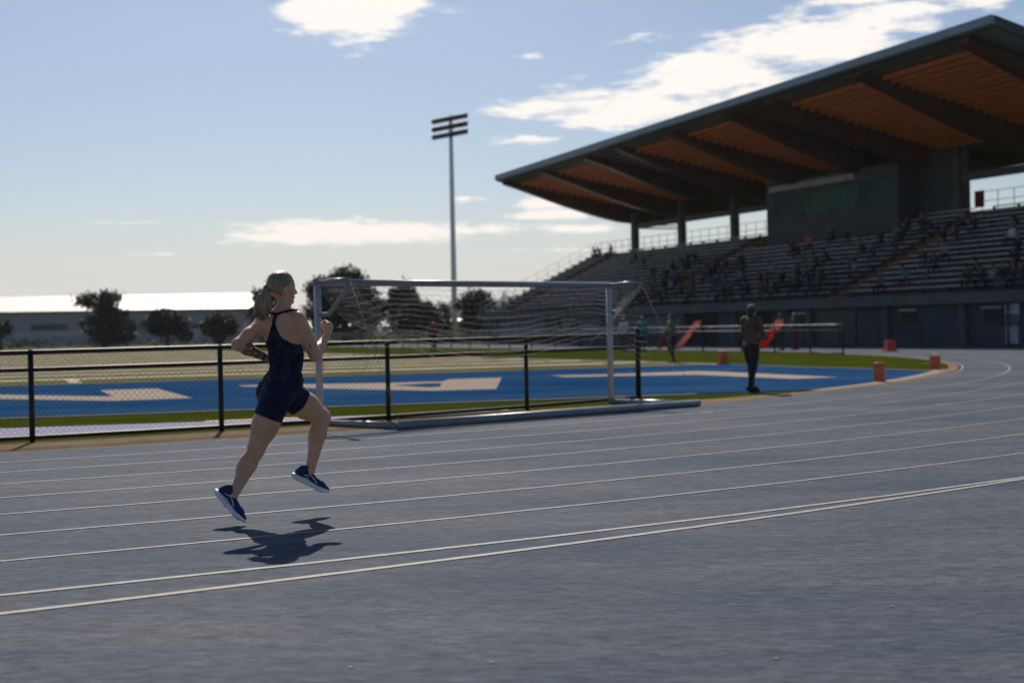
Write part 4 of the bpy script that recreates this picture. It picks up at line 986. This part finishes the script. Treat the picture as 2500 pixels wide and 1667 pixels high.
SEATS = [(47.1,14),(49.7,14),(39.6,11),(36.2,9),(26.6,3),(27.9,5),(26.1,4),(29.1,8),(30.2,9),(22.6,1),(24.5,1),(23.3,0),(20.3,0),(21.3,1),(19.4,2),(24.3,7),(20.6,4),(22.4,6),(21.6,7),(16.3,2),(17.1,1),(14.2,0),(12.5,0),(13.4,1),(11.4,0),(12.7,2),
         (17.9,9),(16.5,8),(14.2,6),(12.0,5),(8.6,1),(11.9,6),(15.7,11),(13.4,10),(10.4,8),(8.1,4),(7.0,3),(7.6,0),(8.3,0),(8.9,2),(7.9,6),(9.0,11),(8.0,9),(7.0,11),(6.9,7),(2.4,4),(.9,3),(2.6,0),(2.9,8),(4.5,11),(3.0,10),
         (-3.5,1),(-4.5,0),(-5.1,0),(-5.7,0),(-6.3,0),(-5.8,1),(-6.9,0),(-3.3,5),(-1.1,8),(0,10),(3.9,8),(9.7,0),(10.5,3),(18.6,4),(28.6,2),(31.5,6),(24.8,0),(15.5,4),(-7.8,2),(-4.6,3),(9.6,7)]
_r5 = random.Random(12)
for (sa, sb, ra, rb, n) in ((22, 30, 0, 6, 14), (10, 19, 0, 3, 9), (-9, -3, 0, 2, 4), (26, 30, 6, 9, 4), (7, 10, 8, 12, 4)):
    for _ in range(n):
        for _t in range(20):
            q = (round(_r5.uniform(sa, sb), 1), _r5.randint(ra, rb))
            if all(abs(q[0]-w[0]) > .62 or q[1] != w[1] for w in SEATS+[(17.1, 10), (1.5, 1), (1.6, 5), (-1.6, 7)]) and not (25.0 < q[0] < 26.8 or 4.9 < q[0] < 6.7): SEATS.append(q); break
random.seed(5)
DK = ['black', 'navy', 'charcoal', 'brown', 'grey', 'black', 'navy', 'lav', 'green', 'charcoal', 'black', 'blue']
ORD = ['first', 'second', 'third', 'fourth', 'fifth', 'sixth', 'seventh', 'eighth', 'ninth', 'tenth', 'eleventh', 'twelfth', 'thirteenth', 'fourteenth', 'fifteenth', 'sixteenth', 'seventeenth', 'eighteenth', 'nineteenth', 'twentieth']+['twenty-'+w for w in ('first', 'second', 'third', 'fourth', 'fifth', 'sixth', 'seventh', 'eighth', 'ninth')]
ALLQ = sorted(SEATS+[(17.1, 10), (1.5, 1), (1.6, 5), (-1.6, 7), (49.0, 14)], key=lambda q: -q[0])
for q in SEATS:
    c = random.choice(DK); k = [w for w in ALLQ if w[1] == q[1]].index(q)
    spectator(q[0], q[1], c, random.choice(['black', 'navy', 'charcoal', 'grey']), 'spectator in %s, %s from the left on the %s bench row from the front' % ({'lav': 'pale grey'}.get(c, c), ORD[k], ORD[q[1]]))
spectator(17.1, 10, 'orange', 'navy', 'spectator in a bright orange top high in the middle of the grandstand', 'brightly dressed spectators in the grandstand')
spectator(1.5, 1, 'teal', 'charcoal', 'spectator in a teal top low beside the right hand aisle stairs', 'brightly dressed spectators in the grandstand')
spectator(1.6, 5, 'lav', 'black', 'spectator in a pale lavender top right of the aisle, above the one in teal', 'brightly dressed spectators in the grandstand')
spectator(-1.6, 7, 'white', 'black', 'spectator in a white top at the upper right of the grandstand', 'brightly dressed spectators in the grandstand')
spectator(49.0, 14, 'red', 'black', 'spectator in dark red at the top far corner by the back railing', 'brightly dressed spectators in the grandstand')
for s_, c, w_ in ((21.5, 'black', 'leftmost'), (18.6, 'charcoal', 'middle'), (16.0, 'black', 'rightmost')):
    o = spectator(s_, 0, c, 'black', w_+' dark figure sitting behind the tinted press box window', 'people behind the press box window')
    o.location = st(s_, PT+1.0, 8.12)

# ------------------------------------------------------------------ floodlight mast
mx_, my_ = -7.5, 180.0
mast = empty('floodlight_mast', (mx_, my_, 0)); tag(mast, 'tall pale steel floodlight mast with three rows of dark lamps', 'floodlight mast')
M_mast = mat('mast_steel', (.72, .76, .78), .5, .05, 1, metal=.1)
mb = MB().tube([(0, 0, 0), (0, 0, 10), (0, 0, 20), (0, 0, 29.5)], [.42, .36, .31, .25], 14); mb.build('pole', M_mast, mast, True)
for k, z in enumerate((29.15, 28.1, 27.1)):
    dirx = Vector((.93, -.37, 0)); hw = 2.45
    slope = 0.10
    mb = MB().bar(Vector((0, -.3, z))-dirx*hw-Vector((0, 0, slope*hw)), Vector((0, -.3, z))+dirx*hw+Vector((0, 0, slope*hw)), .16, .34); ca = mb.build('cross_arm', M_dark, mast)
    for i in range(9):
        c = Vector((0, -.3, z))+dirx*(-hw+.2+i*(2*hw-.4)/8)+Vector((0, 0, slope*(-hw+.2+i*(2*hw-.4)/8))); dn = Vector((-.28, -.75, -.6)).normalized()
        mb = MB().tube([c-dn*.05, c+dn*.18, c+dn*.48], [.16, .30, .37], 10); mb.build('lamp', M_dark, ca, True)

# ------------------------------------------------------------------ trees
def leaf_mat(name, c):
    m = mat(name, tuple(x*.7 for x in c), .6, .3, .8, col2=tuple(x*1.35 for x in c)); b = m.node_tree.nodes['Principled BSDF']
    tr = m.node_tree.nodes.new('ShaderNodeBsdfTranslucent'); tr.inputs[0].default_value = (*[x*1.2 for x in c], 1); mx = m.node_tree.nodes.new('ShaderNodeMixShader'); mx.inputs[0].default_value = .15
    m.node_tree.links.new(b.outputs[0], mx.inputs[1]); m.node_tree.links.new(tr.outputs[0], mx.inputs[2]); m.node_tree.links.new(mx.outputs[0], m.node_tree.nodes['Material Output'].inputs[0]); return m
M_leafd = leaf_mat('dark_evergreen_leaves', (.013, .018, .012)); M_leafm = leaf_mat('olive_leaves', (.026, .030, .012)); M_bark = mat('tree_bark', (.06, .045, .035), .9, .3, 3)
def leaves(lobes, n, size, rng, clump=10):
    """lobes: (x, y, z, rx, ry, rz); leaves sit in small clumps spread through the shell of each lobe"""
    vol = np.array([l[3]*l[4]*l[5] for l in lobes])**.67; vol = vol/vol.sum(); V = []
    for l, w in zip(lobes, vol):
        k = max(4, int(n*w/clump)); d = rng.normal(size=(k, 3)); d /= np.linalg.norm(d, axis=1)[:, None]
        rad = rng.uniform(.35, 1.08, (k, 1))**.6; c = np.array(l[:3])+d*rad*np.array(l[3:6])
        cs = rng.uniform(.5, 1.5, (k, 1, 1))*size*1.3
        p = c[:, None, :]+rng.normal(size=(k, clump, 3))*cs; p = p.reshape(-1, 3)
        a = rng.normal(size=p.shape); a /= np.linalg.norm(a, axis=1)[:, None]; b = np.cross(a, rng.normal(size=p.shape)); b /= np.linalg.norm(b, axis=1)[:, None]
        sz = size*rng.uniform(.6, 1.5, (len(p), 1)); V.append(np.stack([p-a*sz, p+b*sz*.55, p+a*sz, p-b*sz*.55], 1))
    V = np.concatenate(V); F = np.arange(len(V)*4).reshape(-1, 4); return V.reshape(-1, 3), F
TREEN = 0
def tree(x, y, lobes, trunk_h, label, m, n=5000, size=.22, r=.22, group=None, name='tree'):
    global TREEN; TREEN += 1; rng = np.random.default_rng(100+TREEN)
    lobes = [tuple(v*.85 for v in l) for l in lobes]; trunk_h *= .85; size *= .9
    root = empty(name, (x, y, 0)); mb = MB(); top = max(l[2]+l[5]*.5 for l in lobes)
    mb.tube([(0, 0, -.2), (.05, 0, trunk_h*.5), (-.05, .05, trunk_h), (0, 0, top)], [r*1.2, r, r*.8, r*.15], 8)
    for l in lobes:
        z0 = max(trunk_h*.5, l[2]-l[5]*.9-.3); mb.tube([(0, 0, min(z0, top)), (l[0]*.5, l[1]*.5, (z0+l[2])/2), (l[0], l[1], l[2])], [r*.5, r*.35, r*.1], 6)
    mb.build('trunk', M_bark, root, True)
    V, F = leaves(lobes, int(n*1.6), size, rng); o = link('crown', npmesh('crown', V, F, False), m, root)
    return tag(root, label, 'tree', group)
def lob(rng, w, h, z0, k, fl=.35):
    L = []
    for i in range(k):
        a = rng.uniform(0, 6.28); rr = rng.uniform(.15, .62); zz = rng.uniform(.12, .85)
        L.append((w*rr*math.cos(a), w*rr*math.sin(a), z0+h*zz, w*rng.uniform(.30, .5), w*rng.uniform(.30, .5), h*rng.uniform(.16, .26)))
    return L
rg = random.Random(2)
D = 150.0
def px(x, y=0, Y=D): return (x-1250)/3333*Y+.0022*Y       # only used to space the trees along their row
# tree by the shed: open top, heavy skirt
tree(-49.3, 165, [(-1.3, 0, 6.6, 2.6, 1.8, .9), (.9, 0, 6.9, 1.8, 1.6, .8), (.2, 0, 5.4, 1.9, 1.6, .8), (1.6, 0, 4.7, 1.8, 1.5, .9), (-.6, 0, 3.2, 2.6, 2, 1.4), (2.6, 0, 2.4, 2.3, 1.8, 1.7), (.7, 0, 1.5, 2.4, 1.8, 1.2)], 2.5, 'dark ragged tree rising above the shiny roof of the long shed', M_leafd, 5200, .20)
tree(-41.2, 163, [(0, 0, 4.2, 2.2, 1.6, 1.0), (-1.7, 0, 3.0, 1.7, 1.5, 1.1), (1.6, 0, 3.0, 1.7, 1.5, 1.2), (.2, 0, 2.6, 2.4, 1.6, 1.1), (2.6, 0, 1.6, 1.2, 1, .8)], 1.6, 'rounded dark tree in front of the grey shed wall, right of the ragged one', M_leafd, 3800, .18)
tree(-34.3, 160, [(0, 0, 3.2, 2.1, 1.6, 1.1), (-1.1, 0, 2.4, 1.4, 1.3, 1.0), (1.1, 0, 2.3, 1.5, 1.3, 1.0), (0, 0, 1.2, .9, .8, 1.0)], 1.0, 'olive green bushy tree before the right end of the shed', M_leafm, 3200, .17)
tree(-59.9, 160, [(0, 0, 3.0, 1.6, 1.4, .9), (-1.2, 0, 2.2, 1.4, 1.2, .8)], 1.0, 'dark tree cut by the left edge of the view', M_leafd, 1800, .18)
tree(-29.2, 162, [(0, 0, 6.7, 2.0, 1.6, .8), (.8, 0, 5.6, 2.4, 1.8, 1.0), (.2, 0, 4.2, 2.6, 1.9, 1.3), (0, 0, 2.4, 2.3, 1.8, 1.5)], 2, 'dark tree directly behind the runner at the end of the shed roof', M_leafd, 4000, .19)
tree(-19.0, 155, [(.6, 0, 8.6, 2.2, 2, 1.3), (-2.6, 0, 7.6, 2.3, 2, 1.2), (-1.2, 0, 6.4, 3.6, 2.6, 1.9), (2.0, 0, 6.6, 2.5, 2, 1.6), (3.1, 0, 4.4, 3.0, 2.2, 1.8), (-2.2, 0, 4.2, 3.2, 2.4, 1.9), (.4, 0, 2.6, 4.4, 2.8, 1.6)], 3, 'largest tree of the row, broad and dark, behind the left post of the goal', M_leafm, 9500, .22, .4)
tree(-10.8, 157, [(0, 0, 4.0, 2.4, 2, 1.6), (1.2, 0, 2.8, 2.4, 1.8, 1.3), (-1.4, 0, 2.6, 2.2, 1.8, 1.4)], 1.2, 'low olive tree between the broad tree and the conifer', M_leafm, 4200, .2)
tree(-13.4, 168, [(.5, 0, 8.0, .9, .8, .6), (0, 0, 7.1, 1.9, 1.4, .7), (.2, 0, 6.0, 2.3, 1.6, .8), (.1, 0, 4.8, 2.4, 1.8, 1.0), (0, 0, 3.3, 2.6, 1.9, 1.3)], 2, 'dark conifer with a pointed top behind the crossbar, left of the mast', M_leafd, 4600, .19, name='conifer_tree')
tree(-4.4, 170, [(.2, 0, 6.3, 1.9, 1.5, .9), (-1.5, 0, 5.0, 1.7, 1.4, 1.0), (1.0, 0, 4.9, 2.0, 1.5, 1.1), (.3, 0, 3.4, 2.5, 1.8, 1.4), (-.4, 0, 1.8, 2.3, 1.8, 1.2)], 2, 'dark tree just right of the mast under the crossbar', M_leafd, 4600, .19)
tree(-8.7, 175, [(0, 0, 4.1, .9, .8, 1.2), (0, 0, 2.4, 1.2, 1.0, 1.3)], 1, 'slim dark tree at the foot of the floodlight mast', M_leafd, 1500, .17)
tree(2.2, 150, [(0, 0, 2.8, 2.4, 1.8, 1.1), (2.2, 0, 2.6, 2.0, 1.6, 1.0), (-1.8, 0, 2.2, 1.6, 1.4, .9)], 1, 'low dark tree beside the far end of the grandstand', M_leafm, 3200, .18)
for i, (x, y, w, h) in enumerate(((-127, 330, 5, 9.6), (-120, 335, 4, 8.9), (-107, 330, 3.2, 9.9), (-82, 330, 2.6, 9.8), (-124, 326, 3, 9.0))):
    tree(x, y, [(0, 0, h-1.6, w*.6, w*.5, 1.7), (-w*.4, 0, h-2.6, w*.5, w*.4, 1.5), (w*.5, 0, h-2.8, w*.45, w*.4, 1.4), (0, 0, h*.45, w*.7, w*.6, h*.3)], h*.4, ['first', 'second', 'third', 'fourth', 'fifth'][[0, 2, 3, 4, 1][i]]+' tree top from the left showing over the long shed roof', M_leafm, 1200, .3, group='tree tops behind the shed')
# rough verge and shrubs along the far boundary
rng = np.random.default_rng(5); L_ = []
for i in range(130):
    u = rng.uniform(); a = Vector((-150, 132)).lerp(Vector((-46, 176)), u) if rng.uniform() < .75 else Vector((-46, 176)).lerp(Vector((50, 200)), rng.uniform())
    L_.append((a.x+rng.uniform(-1, 1), a.y+rng.uniform(2, 6), rng.uniform(.2, .7), rng.uniform(.8, 2.2), .8, rng.uniform(.4, 1.1)))
V, F = leaves(L_, 16000, .13, rng); tag(link('rough_hedge', npmesh('rough_hedge', V, F, False), M_leafm), 'low rough hedge and weeds along the far boundary fence', 'hedge', kind='stuff')

# ------------------------------------------------------------------ long shed and houses
M_shedroof = mat('bright_metal_roof', (.80, .72, .64), .28, .03, .3, metal=.35); M_shedwall = mat('shed_wall_sheet', (.27, .28, .34), .7, .06, .4)
def shed(x0, y0, x1, y1, depth, eave, ridge, label, name, wallm, roofm, cat, windows=(), group=None, over=.6):
    a = Vector((x0, y0, 0)); b = Vector((x1, y1, 0)); d = (b-a); L = d.length; d.normalize(); n = Vector((-d.y, d.x, 0))
    root = empty(name, a.lerp(b, .5)); T = Matrix.Translation(-a.lerp(b, .5))
    W = lambda u, v, z: a+d*u+n*v+Vector((0, 0, z))
    def put(mb, nm, m, par=None):
        o = mb.build(nm, m, par or root); 
        if par is None: o.matrix_parent_inverse = T
        return o
    mb = MB(); P = [W(0, 0, 0), W(L, 0, 0), W(L, depth, 0), W(0, depth, 0), W(0, 0, eave), W(L, 0, eave), W(L, depth, eave), W(0, depth, eave), W(0, depth/2, ridge-.15), W(L, depth/2, ridge-.15)]
    mb.add(P, [(0, 1, 5, 4), (2, 3, 7, 6), (1, 2, 6, 9, 5), (3, 0, 4, 8, 7), (4, 5, 9, 8), (7, 8, 9, 6), (3, 2, 1, 0)]); wall = put(mb, 'wall', wallm)
    mb = MB(); e = over
    mb.hexa([W(-e, -e, eave-.12), W(L+e, -e, eave-.12), W(L+e, depth/2, ridge), W(-e, depth/2, ridge), W(-e, -e, eave+.03), W(L+e, -e, eave+.03), W(L+e, depth/2, ridge+.15), W(-e, depth/2, ridge+.15)])
    mb.hexa([W(-e, depth/2, ridge), W(L+e, depth/2, ridge), W(L+e, depth+e, eave-.12), W(-e, depth+e, eave-.12), W(-e, depth/2, ridge+.15), W(L+e, depth/2, ridge+.15), W(L+e, depth+e, eave+.03), W(-e, depth+e, eave+.03)])
    rf = put(mb, 'roof', roofm)
    mb = MB().bar(W(-e, -e-.08, eave-.10), W(L+e, -e-.08, eave-.10), .14, .16); put(mb, 'gutter', M_dark, rf)
    if L > 50:      # standing seams of the sheet roof
        for i in range(28):
            u_ = 1.5+i*(L-3)/27; mb = MB().bar(W(u_, -e, eave+.06), W(u_, depth/2, ridge+.18), .12, .06); put(mb, 'roof_seam', roofm, rf)
    for (u, w_, z0, z1) in windows:
        mb = MB(); mb.hexa([W(u, -.06, z0), W(u+w_, -.06, z0), W(u+w_, -.005, z0), W(u, -.005, z0), W(u, -.06, z1), W(u+w_, -.06, z1), W(u+w_, -.005, z1), W(u, -.005, z1)]); wn = put(mb, 'window', M_dark, wall)
        mb = MB().bar(W(u-.1, -.12, z0-.05), W(u+w_+.1, -.12, z0-.05), .12, .08); put(mb, 'sill', M_galv, wall)
    return tag(root, label, cat, group)
shed(-128, 240, -46.5, 256, 26, 6.1, 9.1, 'long low grey shed with a blazing white metal roof at the left', 'long_shed', M_shedwall, M_shedroof, 'shed', [(41.5, 6.3, 2.6, 3.75), (70, 8, 2.4, 3.4)], over=.9)
M_pinkroof = mat('pale_house_roof', (.42, .34, .31), .6, .1, .6); M_hw = mat('house_wall_render', (.13, .13, .17), .8, .1, .6); M_greyroof = mat('grey_house_roof', (.22, .22, .25), .6, .1, .5)
shed(-45, 292, -33.5, 296, 8, 2.3, 3.8, 'low house with a pale roof behind the runner at the left goal post', 'house', M_hw, M_pinkroof, 'house', [(2, 1.2, .8, 1.8)], .5)
shed(-36.5, 280, -28.5, 281, 8, 2.0, 3.1, 'small house with a long pale pink roof seen between the goal posts at the left', 'house', M_hw, M_pinkroof, 'house', [(2, 1.5, .8, 1.8)], .5)
shed(-28.5, 300, -15, 300, 9, 2.5, 4.1, 'blue grey house with a sunlit pale hipped roof left of the mast', 'house', M_hw, M_pinkroof, 'house', [(2, 1.5, .9, 1.9), (8, 2, .9, 1.9)], .5)
shed(-13.5, 255, -4.0, 255, 7, 2.9, 3.3, 'flat canopy building with a bright roof edge below the trees by the mast', 'canopy_building', M_hw, mat('bright_canopy_roof', (.75, .74, .70), .4, .05, 1), 'building', [(1.5, 3, .8, 2), (6, 2, .8, 2)], .4)
shed(-56, 270, -47, 272, 8, 3, 4.6, 'grey shed half hidden behind the tree near the runner', 'house', M_hw, M_greyroof, 'house', [(2, 1.5, .9, 1.9)], .5)

# parked cars beyond the far straight
def car(x, y, yaw, col, label):
    root = empty('parked_car', (x, y, 0), yaw); m = mat('car_paint_'+col, dict(black=(.01, .01, .012), silver=(.35, .36, .38), blue=(.02, .035, .09), red=(.2, .02, .02))[col], .4, .04, 1, metal=.3)
    prof = [(-2.2, .35), (-2.22, .75), (-2.05, .92), (-1.55, .97), (-1.0, 1.38), (.35, 1.42), (1.05, .98), (1.95, .86), (2.2, .65), (2.22, .35)]
    mb = MB(); n = len(prof); V = [(a, -.86+(.0 if b < .95 else .14), b) for a, b in prof]+[(a, .86-(.0 if b < .95 else .14), b) for a, b in prof]
    mb.add(V, [tuple(range(n)), tuple(range(2*n-1, n-1, -1))]+[(i, (i+1) % n, n+(i+1) % n, n+i) for i in range(n)]); o = mb.build('body', m, root); bv = o.modifiers.new('b', 'BEVEL'); bv.width = .05; bv.segments = 2
    mb = MB(); 
    for sg in (-1, 1): mb.add([(-1.35, .80*sg, .99), (.85, .80*sg, .99), (.3, .745*sg, 1.33), (-.95, .745*sg, 1.33)], [(0, 1, 2, 3)])
    mb.add([(.40, -.68, 1.40), (.40, .68, 1.40), (1.04, .74, 1.0), (1.04, -.74, 1.0)], [(0, 1, 2, 3)]); w = mb.build('window', mat('car_glass', (.01, .012, .015), .08), root); w.location.z = .012
    for a in (-1.35, 1.38):
        for sg in (-1, 1):
            wh = MB().tube([(a, .70*sg, .32), (a, .88*sg, .32)], .32, 16).build('wheel', CL['black'], root, True); MB().tube([(a, .881*sg, .32), (a, .895*sg, .32)], .19, 12).build('rim', M_galv, wh, True)
    for sg in (-1, 1): MB().box(2.16, sg*.62-.16, .60, 2.235, sg*.62+.16, .74).build('headlight', M_galv, root)
    return tag(root, label, 'car', 'cars parked beyond the far straight')
car(-18.5, 215, R(12), 'blue', 'dark blue car parked beyond the far straight, left of the mast')
car(-11.0, 212, R(190), 'black', 'black parked car just left of the mast foot')
car(-4.8, 214, R(5), 'black', 'black parked car right of the mast, behind the goal net')
car(2.5, 210, R(8), 'silver', 'silver parked car seen through the right of the net, near the grandstand')

# ------------------------------------------------------------------ wooded hill far behind
M_hill = mat('wooded_hill', (.030, .040, .042), .95, .3, .02, col2=(.050, .062, .060))  # bluish tint puts some distance haze into the wood's colour
def hill():
    xs = np.linspace(-1500, 1500, 340); ys = np.linspace(1500, 2300, 14); V = []; rng = np.random.default_rng(9)
    for j, y in enumerate(ys):
        for i, x in enumerate(xs):
            u = x/1500*3333+1250
            h = 18+20*math.exp(-((x+40)/330)**2)+6*math.exp(-((x-500)/300)**2)+3*math.sin(x*.011)+2*math.sin(x*.027+1)
            h *= math.sin(min(1, j/6)*math.pi/2) if j else 0
            V.append((x, y, h+(rng.uniform(-1, 1)*2.2 if j else 0)-(2 if not j else 0)))
    F = [(j*340+i, j*340+i+1, (j+1)*340+i+1, (j+1)*340+i) for j in range(13) for i in range(339)]
    o = link('wooded_hill', mesh('wooded_hill', V, F), M_hill); o['kind'] = 'structure'
    # tree tops on the skyline
    L = []
    for i in range(900):
        x = rng.uniform(-700, 700); y = 1500+rng.uniform(60, 360); h = 18+20*math.exp(-((x+40)/330)**2)+6*math.exp(-((x-500)/300)**2)+3*math.sin(x*.011)+2*math.sin(x*.027+1)
        h *= min(1, (y-1500)/330)**.7
        L.append((x, y, h+rng.uniform(0, 4), rng.uniform(3, 7), 3, rng.uniform(3, 7)))
    V, F = leaves(L, 30000, 1.6, rng); tag(link('hill_wood', npmesh('hill_wood', V, F, False), M_hill), 'blue grey wood covering the far hill', 'wood', kind='stuff')
hill()
# a few dry leaves and specks lying on the rubber
M_leafdry = mat('dry_leaf', (.20, .16, .12), .8, .2, 20)
for (x, y, w_) in ((-.62, 5.02, 'at the bottom left of the picture'), (-.10, 5.05, 'at the bottom centre of the picture'), (1.62, 5.9, 'at the lower right of the picture'), (.95, 5.02, 'near the bottom edge right of centre'), (2.6, 7.3, 'by the right edge of the picture')):
    a = random.uniform(0, 3); mb = MB(); P = []
    for k in range(6): P.append((x+.014*math.cos(a+k*1.05)*(1 if k % 2 else .6), y+.010*math.sin(a+k*1.05), .003+.002*(k % 2)))
    mb.add(P, [tuple(range(6))]); o = mb.build('dry_leaf', M_leafdry); tag(o, 'small dry pale leaf on the blue rubber '+w_, 'leaf', 'dry leaves on the track')

# ------------------------------------------------------------------ air
hb = MB().box(-3600, -500, -1.3, 3600, 4600, 78); hz_m = bpy.data.materials.new('haze_air'); hz_m.use_nodes = True; _n = hz_m.node_tree
for q in list(_n.nodes): _n.nodes.remove(q)
_o = _n.nodes.new('ShaderNodeOutputMaterial'); _v = _n.nodes.new('ShaderNodeVolumePrincipled'); _v.inputs['Color'].default_value = (.85, .92, 1, 1); _v.inputs['Density'].default_value = .00008; _v.inputs['Anisotropy'].default_value = .3
_n.links.new(_v.outputs[0], _o.inputs['Volume'])
tag(hb.build('haze', hz_m), 'thin pale air lightening the far hill', kind='stuff')
